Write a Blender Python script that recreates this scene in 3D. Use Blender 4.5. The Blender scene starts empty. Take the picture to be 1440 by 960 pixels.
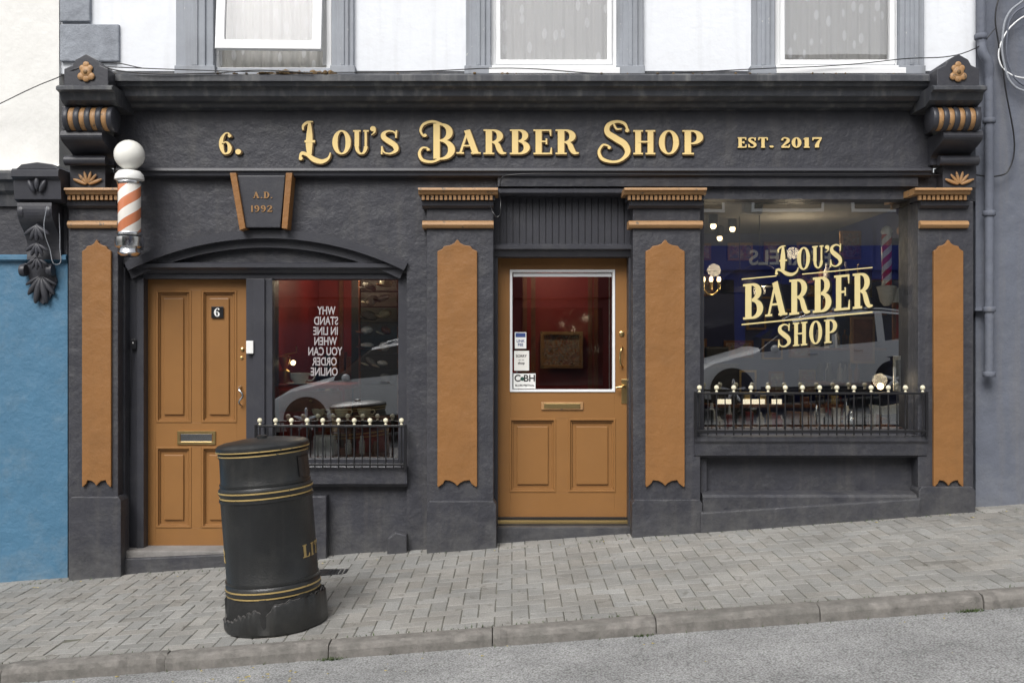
import bpy, bmesh, math, random
from mathutils import Vector, Matrix
random.seed(7)
R=math.radians
D=8.0; F=1440.0; CZ=1.572; SL=0.0755
scene=bpy.context.scene
def W(px,py,y=0.0):
    d=D+y
    return Vector(((px-720)*d/F, y, CZ+(480-py)*d/F))
def gz(x,y=0):   # pavement height
    return SL*x+0.014*y
# ---------------------------------------------------------------- materials
def newmat(name):
    m=bpy.data.materials.new(name); m.use_nodes=True
    nt=m.node_tree; b=nt.nodes['Principled BSDF']
    return m,nt,b
def ramp(nt,pos):
    r=nt.nodes.new('ShaderNodeValToRGB'); e=r.color_ramp.elements
    e[0].position,e[0].color=pos[0][0],pos[0][1]
    e[1].position,e[1].color=pos[-1][0],pos[-1][1]
    for p in pos[1:-1]:
        k=e.new(p[0]); k.color=p[1]
    return r
def c4(c,k=1.0): return (min(1,c[0]*k),min(1,c[1]*k),min(1,c[2]*k),1)
def paint(name,col,rough=0.5,metal=0.0,var=0.15,bump=0.3,bs=40,lump=0.0,dust=None,dust_amt=0.0,spec=0.5,nscale=3.0,chip=None,chip_th=0.68,streak=0.0,streakcol=(0.22,0.2,0.17)):
    m,nt,b=newmat(name); N=nt.nodes; L=nt.links
    tc=N.new('ShaderNodeTexCoord')
    n1=N.new('ShaderNodeTexNoise'); n1.inputs['Scale'].default_value=nscale; n1.inputs['Detail'].default_value=8; n1.inputs['Roughness'].default_value=0.65
    L.new(tc.outputs['Object'],n1.inputs['Vector'])
    r=ramp(nt,[(0.3,c4(col,1-var)),(0.7,c4(col,1+var))])
    L.new(n1.outputs['Fac'],r.inputs['Fac'])
    out=r.outputs['Color']
    if dust is not None and dust_amt>0:
        n2=N.new('ShaderNodeTexNoise'); n2.inputs['Scale'].default_value=5.5; n2.inputs['Detail'].default_value=10; n2.inputs['Roughness'].default_value=0.75
        L.new(tc.outputs['Object'],n2.inputs['Vector'])
        sx=N.new('ShaderNodeSeparateXYZ'); L.new(tc.outputs['Object'],sx.inputs[0])
        sl=N.new('ShaderNodeMath'); sl.operation='MULTIPLY_ADD'; sl.inputs[1].default_value=-SL; L.new(sx.outputs['X'],sl.inputs[0]); L.new(sx.outputs['Z'],sl.inputs[2])
        mr=N.new('ShaderNodeMapRange'); mr.inputs['From Min'].default_value=0.0; mr.inputs['From Max'].default_value=0.35; mr.inputs['To Min'].default_value=0.2; mr.inputs['To Max'].default_value=0.0
        L.new(sl.outputs[0],mr.inputs['Value'])
        ad=N.new('ShaderNodeMath'); ad.operation='ADD'; L.new(n2.outputs['Fac'],ad.inputs[0]); L.new(mr.outputs[0],ad.inputs[1])
        r2=ramp(nt,[(0.5,(0,0,0,1)),(0.85,(dust_amt,)*3+(1,))]); L.new(ad.outputs[0],r2.inputs['Fac'])
        mx=N.new('ShaderNodeMixRGB'); mx.inputs['Color2'].default_value=c4(dust); L.new(r2.outputs['Color'],mx.inputs['Fac']); L.new(out,mx.inputs['Color1']); out=mx.outputs['Color']
    if streak>0:
        mp=N.new('ShaderNodeMapping'); mp.inputs['Scale'].default_value=(14,14,0.7); L.new(tc.outputs['Object'],mp.inputs['Vector'])
        n4=N.new('ShaderNodeTexNoise'); n4.inputs['Scale'].default_value=1.0; n4.inputs['Detail'].default_value=6; L.new(mp.outputs[0],n4.inputs['Vector'])
        r4=ramp(nt,[(0.52,(0,0,0,1)),(0.75,(streak,)*3+(1,))]); L.new(n4.outputs['Fac'],r4.inputs['Fac'])
        mx=N.new('ShaderNodeMixRGB'); mx.inputs['Color2'].default_value=c4(streakcol); L.new(r4.outputs['Color'],mx.inputs['Fac']); L.new(out,mx.inputs['Color1']); out=mx.outputs['Color']
    if chip is not None:
        n5=N.new('ShaderNodeTexNoise'); n5.inputs['Scale'].default_value=22; n5.inputs['Detail'].default_value=6; n5.inputs['Roughness'].default_value=0.7
        L.new(tc.outputs['Object'],n5.inputs['Vector'])
        r5=ramp(nt,[(chip_th,(0,0,0,1)),(chip_th+0.015,(1,1,1,1))]); L.new(n5.outputs['Fac'],r5.inputs['Fac'])
        mx=N.new('ShaderNodeMixRGB'); mx.inputs['Color2'].default_value=c4(chip); L.new(r5.outputs['Color'],mx.inputs['Fac']); L.new(out,mx.inputs['Color1']); out=mx.outputs['Color']
    L.new(out,b.inputs['Base Color'])
    b.inputs['Roughness'].default_value=rough; b.inputs['Metallic'].default_value=metal
    b.inputs['Specular IOR Level'].default_value=spec
    if bump>0 or lump>0:
        n3=N.new('ShaderNodeTexNoise'); n3.inputs['Scale'].default_value=bs; n3.inputs['Detail'].default_value=5
        L.new(tc.outputs['Object'],n3.inputs['Vector'])
        bp=N.new('ShaderNodeBump'); bp.inputs['Strength'].default_value=bump; bp.inputs['Distance'].default_value=0.004
        L.new(n3.outputs['Fac'],bp.inputs['Height'])
        last=bp
        if lump>0:
            n6=N.new('ShaderNodeTexNoise'); n6.inputs['Scale'].default_value=7; n6.inputs['Detail'].default_value=4; n6.inputs['Roughness'].default_value=0.6
            L.new(tc.outputs['Object'],n6.inputs['Vector'])
            b2=N.new('ShaderNodeBump'); b2.inputs['Strength'].default_value=lump; b2.inputs['Distance'].default_value=0.03
            L.new(n6.outputs['Fac'],b2.inputs['Height']); L.new(bp.outputs[0],b2.inputs['Normal']); last=b2
        L.new(last.outputs[0],b.inputs['Normal'])
    return m
DK=(0.040,0.041,0.050)
M={}
M['dark']=paint('charcoal_paint',DK,0.42,var=0.14,bump=0.25,bs=60,dust=(0.13,0.13,0.125),dust_amt=0.3,spec=0.42)
M['stucco']=paint('charcoal_stucco',DK,0.5,var=0.16,bump=0.5,bs=45,lump=0.5,dust=(0.15,0.148,0.14),dust_amt=0.42,spec=0.42,streak=0.10)
M['cornice']=paint('cornice_paint',(0.050,0.053,0.062),0.4,var=0.2,bump=0.3,bs=30,dust=(0.2,0.2,0.19),dust_amt=0.5,streak=0.45,streakcol=(0.24,0.24,0.23),spec=0.45)
M['gold']=paint('ochre_paint',(0.255,0.120,0.040),0.5,var=0.08,bump=0.4,bs=35,lump=0.35,dust=(0.14,0.08,0.04),dust_amt=0.3,spec=0.35,streak=.1,streakcol=(.12,.07,.03))
M['door']=paint('ochre_door_paint',(0.265,0.128,0.042),0.38,var=0.05,bump=0.1,bs=20,dust=(0.15,0.09,0.05),dust_amt=0.22,spec=0.4)
M['goldworn']=paint('ochre_trim_worn',(0.36,0.20,0.085),0.5,var=0.15,bump=0.4,bs=60,chip=(0.12,0.09,0.06),chip_th=0.61)
M['white_wall']=paint('pale_render',(0.76,0.785,0.825),0.8,var=0.03,bump=0.5,bs=25,lump=0.15,streak=0.12,spec=0.2,dust=(0.5,0.48,0.45),dust_amt=0.25)
M['cream_wall']=paint('cream_render',(0.76,0.755,0.73),0.85,var=0.05,bump=0.9,bs=20,lump=0.2,spec=0.2,dust=(0.45,0.43,0.38),dust_amt=0.2)
M['quoin']=paint('quoin_grey',(0.27,0.29,0.325),0.85,var=0.2,bump=1.0,bs=90,lump=0.5,spec=0.2,nscale=12)
M['surround']=paint('stone_surround_grey',(0.29,0.31,0.345),0.7,var=0.12,bump=0.5,bs=40,chip=(0.5,0.5,0.5),chip_th=0.66,streak=0.45,streakcol=(.14,.14,.14))
M['greywall']=paint('grey_blue_render',(0.125,0.137,0.170),0.7,var=0.1,bump=0.5,bs=30,lump=0.4,spec=0.25,dust=(0.25,0.26,0.27),dust_amt=0.35,streak=0.2)
M['blue']=paint('blue_painted_wall',(0.06,0.160,0.26),0.6,var=0.08,bump=0.4,bs=30,lump=0.55,dust=(0.22,0.27,0.30),dust_amt=0.4)
M['upvc']=paint('white_upvc',(0.80,0.81,0.82),0.35,var=0.02,bump=0)
M['black']=paint('black_ironwork',(0.013,0.013,0.015),0.3,var=0.2,bump=0.2,bs=80)
M['bin']=paint('bin_black_plastic',(0.013,0.014,0.015),0.38,var=0.25,bump=0.4,bs=90,dust=(0.08,0.078,0.07),dust_amt=0.3,spec=0.55,nscale=6,streak=0.05)
M['binedge']=paint('bin_torn_edge',(0.012,0.012,0.012),0.8,var=0.4,bump=0.8,nscale=15)
M['bintear']=paint('bin_torn_rim',(0.075,0.072,0.07),0.8,var=0.6,bump=0.6,nscale=30)
M['bingold']=paint('bin_gold_line',(0.36,0.26,0.10),0.5,var=0.25,bump=0.1,chip=(0.03,0.03,0.03),chip_th=0.62)
M['brass']=paint('brass',(0.75,0.55,0.25),0.28,metal=1,var=0.1,bump=0.1)
M['chrome']=paint('chrome',(0.75,0.76,0.78),0.18,metal=1,var=0.03,bump=0)
M['letter']=paint('letter_gold',(0.80,0.60,0.26),0.4,var=0.06,bump=0.1,spec=0.4)
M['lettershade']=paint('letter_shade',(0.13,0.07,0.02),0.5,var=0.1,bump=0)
M['letterdark']=paint('letter_outline',(0.008,0.008,0.008),0.4,var=0.1,bump=0)
M['goldleaf']=paint('window_gold_leaf',(0.68,0.57,0.28),0.4,var=0.1,bump=0)
M['cream']=paint('cream_knob',(0.72,0.67,0.50),0.35,var=0.05,bump=0)
M['whitep']=paint('white_plastic',(0.8,0.8,0.78),0.35,var=0.03,bump=0)
M['concrete']=paint('step_concrete',(0.22,0.21,0.20),0.9,var=0.25,bump=0.9,bs=80,lump=0.4)
M['moss']=paint('dry_moss',(0.13,0.085,0.04),0.95,var=0.5,bump=1,bs=60,nscale=30)
M['weed']=paint('weed_green',(0.06,0.09,0.03),0.9,var=0.5,bump=0,nscale=30)
M['leafy']=paint('fallen_leaf',(0.38,0.32,0.12),0.8,var=0.3,bump=0.2,nscale=20)
M['red']=paint('interior_red',(0.30,0.022,0.018),0.55,var=0.25,bump=0.1)
M['iblue']=paint('interior_blue',(0.012,0.022,0.12),0.5,var=0.2,bump=0.1)
M['wood']=paint('wood_reddish',(0.20,0.07,0.03),0.4,var=0.35,bump=0.2,nscale=9)
M['ceil']=paint('ceiling_grey',(0.30,0.29,0.27),0.8,var=0.05,bump=0.1)
M['idark']=paint('interior_dark',(0.018,0.016,0.016),0.5,var=0.3,bump=0)
M['car']=paint('car_silver_paint',(0.66,0.67,0.69),0.3,metal=0.0,var=0.02,bump=0)
M['carglass']=paint('car_dark_glass',(0.01,0.012,0.014),0.05,var=0.0,bump=0,spec=0.8)
M['rubber']=paint('tyre_rubber',(0.015,0.015,0.015),0.8,var=0.1,bump=0)
M['redlight']=paint('tail_light',(0.4,0.01,0.01),0.2,var=0,bump=0)
M['slate']=paint('roof_slate',(0.08,0.085,0.09),0.8,var=0.3,bump=0.5)
M['oppwall']=paint('opposite_render',(0.3,0.29,0.27),0.85,var=0.1,bump=0.2)
M['oppred']=paint('opposite_red',(0.10,0.011,0.01),0.5,var=0.1,bump=0)
M['oppblue']=paint('opposite_blue',(0.02,0.04,0.26),0.5,var=0.1,bump=0)
M['oppgreen']=paint('opposite_green',(0.02,0.07,0.05),0.5,var=0.1,bump=0)
M['paper']=paint('paper',(0.75,0.74,0.70),0.8,var=0.03,bump=0)
M['ink']=paint('ink_blue',(0.03,0.06,0.2),0.6,var=0,bump=0)
M['granite']=paint('kerb_granite',(0.22,0.205,0.19),0.85,var=0.35,bump=0.9,bs=120,lump=0.35,spec=0.25,nscale=14,dust=(0.10,0.10,0.09),dust_amt=0.6)
M['joint']=paint('joint_sand',(0.10,0.098,0.078),0.95,var=0.5,bump=0.8,bs=90,nscale=4)
def artmat(name,cols,scale):
    m,nt,b=newmat(name); N=nt.nodes; L=nt.links
    tc=N.new('ShaderNodeTexCoord'); v=N.new('ShaderNodeTexVoronoi'); v.inputs['Scale'].default_value=scale
    nz=N.new('ShaderNodeTexNoise'); nz.inputs['Scale'].default_value=scale*.7; nz.inputs['Detail'].default_value=4; L.new(tc.outputs['Object'],nz.inputs['Vector'])
    mxv=N.new('ShaderNodeMixRGB'); mxv.inputs['Fac'].default_value=.12; L.new(tc.outputs['Object'],mxv.inputs['Color1']); L.new(nz.outputs['Color'],mxv.inputs['Color2']); L.new(mxv.outputs[0],v.inputs['Vector'])
    bw=N.new('ShaderNodeSeparateColor'); L.new(v.outputs['Color'],bw.inputs[0])
    r=ramp(nt,[(i/(len(cols)-1),c4(c)) for i,c in enumerate(cols)]); L.new(bw.outputs[0],r.inputs['Fac'])
    L.new(r.outputs['Color'],b.inputs['Base Color']); b.inputs['Roughness'].default_value=.4; return m
M['ginger']=artmat('poster_colours',[(.5,.4,.25),(.1,.08,.05),(.5,.45,.35),(.3,.08,.04),(.05,.1,.2),(.45,.28,.1)],30)
M['canvas']=artmat('painting_street_scene',[(.55,.12,.04),(.15,.22,.25),(.6,.45,.3),(.06,.05,.04),(.5,.22,.08),(.4,.4,.35),(.3,.05,.03)],60)
def emis(name,col,s):
    m,nt,b=newmat(name); b.inputs['Base Color'].default_value=c4(col); b.inputs['Emission Color'].default_value=c4(col); b.inputs['Emission Strength'].default_value=s; return m
M['bulb']=emis('lit_bulb',(1,0.74,0.42),8)
M['tubelight']=emis('lit_display_strip',(1,0.85,0.62),2)
M['globe']=paint('opal_globe',(0.82,0.81,0.76),0.2,var=0.01,bump=0)
def glassmat(name,fac,tint=(1,1,1),wob=.03):
    m,nt,b=newmat(name); N=nt.nodes; L=nt.links; N.remove(b)
    o=[n for n in N if n.type=='OUTPUT_MATERIAL'][0]
    t=N.new('ShaderNodeBsdfTransparent'); t.inputs[0].default_value=c4(tint)
    g=N.new('ShaderNodeBsdfGlossy'); g.inputs['Roughness'].default_value=0.0; g.inputs['Color'].default_value=(1,1,1,1)
    tc=N.new('ShaderNodeTexCoord'); nz=N.new('ShaderNodeTexNoise'); nz.inputs['Scale'].default_value=1.2; L.new(tc.outputs['Object'],nz.inputs['Vector'])
    bp=N.new('ShaderNodeBump'); bp.inputs['Strength'].default_value=wob; bp.inputs['Distance'].default_value=0.02; L.new(nz.outputs['Fac'],bp.inputs['Height']); L.new(bp.outputs[0],g.inputs['Normal'])
    fr=N.new('ShaderNodeFresnel'); fr.inputs['IOR'].default_value=1.5
    a=N.new('ShaderNodeMath'); a.operation='ADD'; a.inputs[1].default_value=fac; a.use_clamp=True; L.new(fr.outputs[0],a.inputs[0])
    x=N.new('ShaderNodeMixShader'); L.new(a.outputs[0],x.inputs[0]); L.new(t.outputs[0],x.inputs[1]); L.new(g.outputs[0],x.inputs[2]); L.new(x.outputs[0],o.inputs['Surface'])
    return m
M['glass']=glassmat('shop_window_glass',0.24,(0.85,0.87,0.87))
M['glassup']=glassmat('upper_window_glass',0.10,(0.98,0.98,0.99))
def paver_mat():
    m,nt,b=newmat('paver_concrete'); N=nt.nodes; L=nt.links
    at=N.new('ShaderNodeAttribute'); at.attribute_name='tone'
    tc=N.new('ShaderNodeTexCoord')
    n=N.new('ShaderNodeTexNoise'); n.inputs['Scale'].default_value=1.6; n.inputs['Detail'].default_value=10; n.inputs['Roughness'].default_value=0.72; L.new(tc.outputs['Object'],n.inputs['Vector'])
    r=ramp(nt,[(0.3,(0.68,0.675,0.66,1)),(0.7,(1.14,1.135,1.12,1))]); L.new(n.outputs['Fac'],r.inputs['Fac'])
    mx=N.new('ShaderNodeMixRGB'); mx.blend_type='MULTIPLY'; mx.inputs['Fac'].default_value=1; L.new(at.outputs['Color'],mx.inputs['Color1']); L.new(r.outputs['Color'],mx.inputs['Color2'])
    n2=N.new('ShaderNodeTexNoise'); n2.inputs['Scale'].default_value=160; n2.inputs['Detail'].default_value=3; L.new(tc.outputs['Object'],n2.inputs['Vector'])
    r2=ramp(nt,[(0.3,(0.75,0.75,0.75,1)),(0.7,(1.18,1.18,1.18,1))]); L.new(n2.outputs['Fac'],r2.inputs['Fac'])
    m2=N.new('ShaderNodeMixRGB'); m2.blend_type='MULTIPLY'; m2.inputs['Fac'].default_value=1; L.new(mx.outputs[0],m2.inputs['Color1']); L.new(r2.outputs['Color'],m2.inputs['Color2'])
    v=N.new('ShaderNodeTexNoise'); v.inputs['Scale'].default_value=13; v.inputs['Detail'].default_value=2; L.new(tc.outputs['Object'],v.inputs['Vector'])
    r3=ramp(nt,[(0.64,(1,1,1,1)),(0.71,(0.72,0.71,0.69,1))]); L.new(v.outputs['Fac'],r3.inputs['Fac'])
    m3=N.new('ShaderNodeMixRGB'); m3.blend_type='MULTIPLY'; m3.inputs['Fac'].default_value=1; L.new(m2.outputs[0],m3.inputs['Color1']); L.new(r3.outputs['Color'],m3.inputs['Color2'])
    L.new(m3.outputs[0],b.inputs['Base Color']); b.inputs['Roughness'].default_value=0.9; b.inputs['Specular IOR Level'].default_value=0.2
    bp=N.new('ShaderNodeBump'); bp.inputs['Strength'].default_value=0.6; bp.inputs['Distance'].default_value=0.003; L.new(n2.outputs['Fac'],bp.inputs['Height']); L.new(bp.outputs[0],b.inputs['Normal'])
    return m
M['paver']=paver_mat()
def road_mat():
    m,nt,b=newmat('worn_asphalt'); N=nt.nodes; L=nt.links
    tc=N.new('ShaderNodeTexCoord')
    v=N.new('ShaderNodeTexVoronoi'); v.inputs['Scale'].default_value=105; L.new(tc.outputs['Object'],v.inputs['Vector'])
    r=ramp(nt,[(0.0,(0.36,0.365,0.37,1)),(0.45,(0.30,0.303,0.305,1)),(0.8,(0.17,0.17,0.168,1))]); L.new(v.outputs['Distance'],r.inputs['Fac'])
    bw=N.new('ShaderNodeRGBToBW'); L.new(v.outputs['Color'],bw.inputs[0])
    r1=ramp(nt,[(0.1,(0.8,0.8,0.8,1)),(0.9,(1.2,1.195,1.18,1))]); L.new(bw.outputs[0],r1.inputs['Fac'])
    mx=N.new('ShaderNodeMixRGB'); mx.blend_type='MULTIPLY'; mx.inputs['Fac'].default_value=1; L.new(r.outputs['Color'],mx.inputs['Color1']); L.new(r1.outputs['Color'],mx.inputs['Color2'])
    n=N.new('ShaderNodeTexNoise'); n.inputs['Scale'].default_value=2.3; n.inputs['Detail'].default_value=9; n.inputs['Roughness'].default_value=0.7; L.new(tc.outputs['Object'],n.inputs['Vector'])
    r2=ramp(nt,[(0.3,(0.72,0.72,0.72,1)),(0.7,(1.2,1.2,1.2,1))]); L.new(n.outputs['Fac'],r2.inputs['Fac'])
    m2=N.new('ShaderNodeMixRGB'); m2.blend_type='MULTIPLY'; m2.inputs['Fac'].default_value=1; L.new(mx.outputs[0],m2.inputs['Color1']); L.new(r2.outputs['Color'],m2.inputs['Color2'])
    L.new(m2.outputs[0],b.inputs['Base Color']); b.inputs['Roughness'].default_value=0.9; b.inputs['Specular IOR Level'].default_value=0.2
    bp=N.new('ShaderNodeBump'); bp.inputs['Strength'].default_value=0.7; bp.inputs['Distance'].default_value=0.005; bp.invert=True; L.new(v.outputs['Distance'],bp.inputs['Height']); L.new(bp.outputs[0],b.inputs['Normal'])
    return m
M['road']=road_mat()
def stripe_mat(name,cx,cy,k,c1,c2):
    m,nt,b=newmat(name); N=nt.nodes; L=nt.links
    tc=N.new('ShaderNodeTexCoord'); s=N.new('ShaderNodeSeparateXYZ'); L.new(tc.outputs['Object'],s.inputs[0])
    ax=N.new('ShaderNodeMath'); ax.operation='SUBTRACT'; ax.inputs[1].default_value=cx; L.new(s.outputs['X'],ax.inputs[0])
    ay=N.new('ShaderNodeMath'); ay.operation='SUBTRACT'; ay.inputs[1].default_value=cy; L.new(s.outputs['Y'],ay.inputs[0])
    at=N.new('ShaderNodeMath'); at.operation='ARCTAN2'; L.new(ay.outputs[0],at.inputs[0]); L.new(ax.outputs[0],at.inputs[1])
    dv=N.new('ShaderNodeMath'); dv.operation='MULTIPLY'; dv.inputs[1].default_value=-1/math.pi; L.new(at.outputs[0],dv.inputs[0])
    ma=N.new('ShaderNodeMath'); ma.operation='MULTIPLY_ADD'; ma.inputs[1].default_value=k; L.new(s.outputs['Z'],ma.inputs[0]); L.new(dv.outputs[0],ma.inputs[2])
    fr=N.new('ShaderNodeMath'); fr.operation='FRACT'; L.new(ma.outputs[0],fr.inputs[0])
    gt=N.new('ShaderNodeMath'); gt.operation='GREATER_THAN'; gt.inputs[1].default_value=0.5; L.new(fr.outputs[0],gt.inputs[0])
    mx=N.new('ShaderNodeMixRGB'); mx.inputs['Color1'].default_value=c4(c1); mx.inputs['Color2'].default_value=c4(c2); L.new(gt.outputs[0],mx.inputs['Fac'])
    L.new(mx.outputs[0],b.inputs['Base Color']); b.inputs['Roughness'].default_value=0.15
    return m
# ---------------------------------------------------------------- builders
def group(name,loc=(0,0,0)):
    e=bpy.data.objects.new(name,None); e.location=loc; e.empty_display_size=0.1
    scene.collection.objects.link(e); return e
def link(me,name,mats,parent=None,smooth=False):
    o=bpy.data.objects.new(name,me); scene.collection.objects.link(o)
    for m in (mats if isinstance(mats,(list,tuple)) else [mats]): me.materials.append(M[m] if isinstance(m,str) else m)
    if smooth:
        for p in me.polygons: p.use_smooth=True
    if parent:
        o.parent=parent; o.location=-Vector(parent.location)
    return o
def frombm(bm,name,mats,parent=None,smooth=False):
    me=bpy.data.meshes.new(name); bm.normal_update(); bm.to_mesh(me); bm.free()
    return link(me,name,mats,parent,smooth)
def prism3(bm,front,back):
    f=[bm.verts.new(p) for p in front]; b=[bm.verts.new(p) for p in back]; n=len(f)
    bm.faces.new(f); bm.faces.new(b[::-1])
    for i in range(n):
        j=(i+1)%n; bm.faces.new([f[i],b[i],b[j],f[j]])
def fixn(bm,bev):
    bmesh.ops.recalc_face_normals(bm,faces=bm.faces)
    if bev>0:
        bmesh.ops.bevel(bm,geom=[e for e in bm.edges if e.calc_face_angle(0)>0.5],offset=bev,segments=2,affect='EDGES',profile=0.6)
def poly(name,pts,yf,yb,mat,parent=None,bev=0.004):
    bm=bmesh.new(); fr=[W(x,y,yf) for x,y in pts]; bk=[Vector((v.x,yb,v.z)) for v in fr]
    prism3(bm,fr,bk); fixn(bm,bev); return frombm(bm,name,mat,parent)
def box(name,x0,y0,x1,y1,yf,yb,mat,parent=None,bev=0.004):
    return poly(name,[(x0,y0),(x1,y0),(x1,y1),(x0,y1)],yf,yb,mat,parent,bev)
def wbox(name,a,b,mat,parent=None,bev=0.0):
    bm=bmesh.new(); x0,y0,z0=a; x1,y1,z1=b
    prism3(bm,[Vector(p) for p in [(x0,y0,z0),(x1,y0,z0),(x1,y0,z1),(x0,y0,z1)]],[Vector(p) for p in [(x0,y1,z0),(x1,y1,z0),(x1,y1,z1),(x0,y1,z1)]])
    fixn(bm,bev); return frombm(bm,name,mat,parent)
def profx(name,px0,px1,prof,yback,mat,parent=None,yref=None,bev=0.0):
    yr=prof[0][0] if yref is None else yref
    xa=W(px0,0,yr).x; xb=W(px1,0,yr).x
    pts=[(y,W(0,py,y).z) for y,py in prof]
    pts=[(yback,pts[0][1])]+pts+[(yback,pts[-1][1])]
    bm=bmesh.new()
    prism3(bm,[Vector((xa,y,z)) for y,z in pts],[Vector((xb,y,z)) for y,z in pts]); fixn(bm,bev)
    return frombm(bm,name,mat,parent)
def rev(name,prof,c,mat,parent=None,seg=24,axis='z',smooth=True,sx=1,sy=1,rot=None):
    bm=bmesh.new(); rings=[]
    for r,h in prof:
        ring=[]
        for i in range(seg):
            a=2*math.pi*i/seg; v=Vector((r*math.cos(a)*sx,r*math.sin(a)*sy,h))
            if axis=='x': v=Vector((v.z,v.x,v.y))
            if axis=='y': v=Vector((v.x,v.z,v.y))
            if rot is not None: v=rot@v
            ring.append(bm.verts.new(v+Vector(c)))
        rings.append(ring)
    for a,b in zip(rings,rings[1:]):
        for i in range(seg):
            j=(i+1)%seg; bm.faces.new([a[i],a[j],b[j],b[i]])
    bm.faces.new(rings[0][::-1]); bm.faces.new(rings[-1])
    bmesh.ops.recalc_face_normals(bm,faces=bm.faces)
    o=frombm(bm,name,mat,parent,smooth)
    if smooth:
        md=o.modifiers.new('es','EDGE_SPLIT'); md.split_angle=R(50)
    return o
def ball(name,c,r,mat,parent=None,sc=(1,1,1),rot=None,seg=16):
    bm=bmesh.new(); bmesh.ops.create_uvsphere(bm,u_segments=seg,v_segments=seg//2+2,radius=r)
    S=Matrix.Diagonal((sc[0],sc[1],sc[2],1)); T=Matrix.Translation(Vector(c))
    bm.transform(T@(rot.to_4x4() if rot is not None else Matrix.Identity(4))@S)
    return frombm(bm,name,mat,parent,True)
def tube(name,pts,r,mat,parent=None,cyc=False,smoothc=True):
    cu=bpy.data.curves.new(name,'CURVE'); cu.dimensions='3D'; cu.bevel_depth=r; cu.bevel_resolution=2; cu.use_fill_caps=True
    s=cu.splines.new('BEZIER' if smoothc else 'POLY')
    if smoothc:
        s.bezier_points.add(len(pts)-1)
        for p,v in zip(s.bezier_points,pts):
            p.co=v; p.handle_left_type=p.handle_right_type='AUTO'
    else:
        s.points.add(len(pts)-1)
        for p,v in zip(s.points,pts): p.co=(v[0],v[1],v[2],1)
    s.use_cyclic_u=cyc; cu.materials.append(M[mat])
    o=bpy.data.objects.new(name,cu); scene.collection.objects.link(o)
    if parent: o.parent=parent; o.location=-Vector(parent.location)
    return o
# ---------------------------------------------------------------- lettering
def line(x0,y0,x1,y1,w,w2=None): return [(x0,y0,w),(x1,y1,w if w2 is None else w2)]
def ell(cx,cy,rx,ry,a0,a1,tk,tn,n=22):
    out=[]
    for i in range(n+1):
        a=R(a0+(a1-a0)*i/n); out.append((cx+rx*math.cos(a),cy+ry*math.sin(a),tn+(tk-tn)*abs(math.cos(a))**1.6))
    return out
def spl(P,n=8):
    out=[]; Q=[P[0]]+list(P)+[P[-1]]
    for i in range(1,len(Q)-2):
        for k in range(n):
            t=k/n; out.append(tuple(0.5*((2*Q[i][j])+(-Q[i-1][j]+Q[i+1][j])*t+(2*Q[i-1][j]-5*Q[i][j]+4*Q[i+1][j]-Q[i+2][j])*t*t+(-Q[i-1][j]+3*Q[i][j]-3*Q[i+1][j]+Q[i+2][j])*t**3) for j in range(3)))
    out.append(P[-1]); return out
def dot(x,y,r): return [(x,y-r*.98,0.01)]+[(x,y+r*math.sin(R(a)),2*r*math.cos(R(a))) for a in range(-75,76,15)]+[(x,y+r*.98,0.01)]
T_,N_=.2,.065
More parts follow.
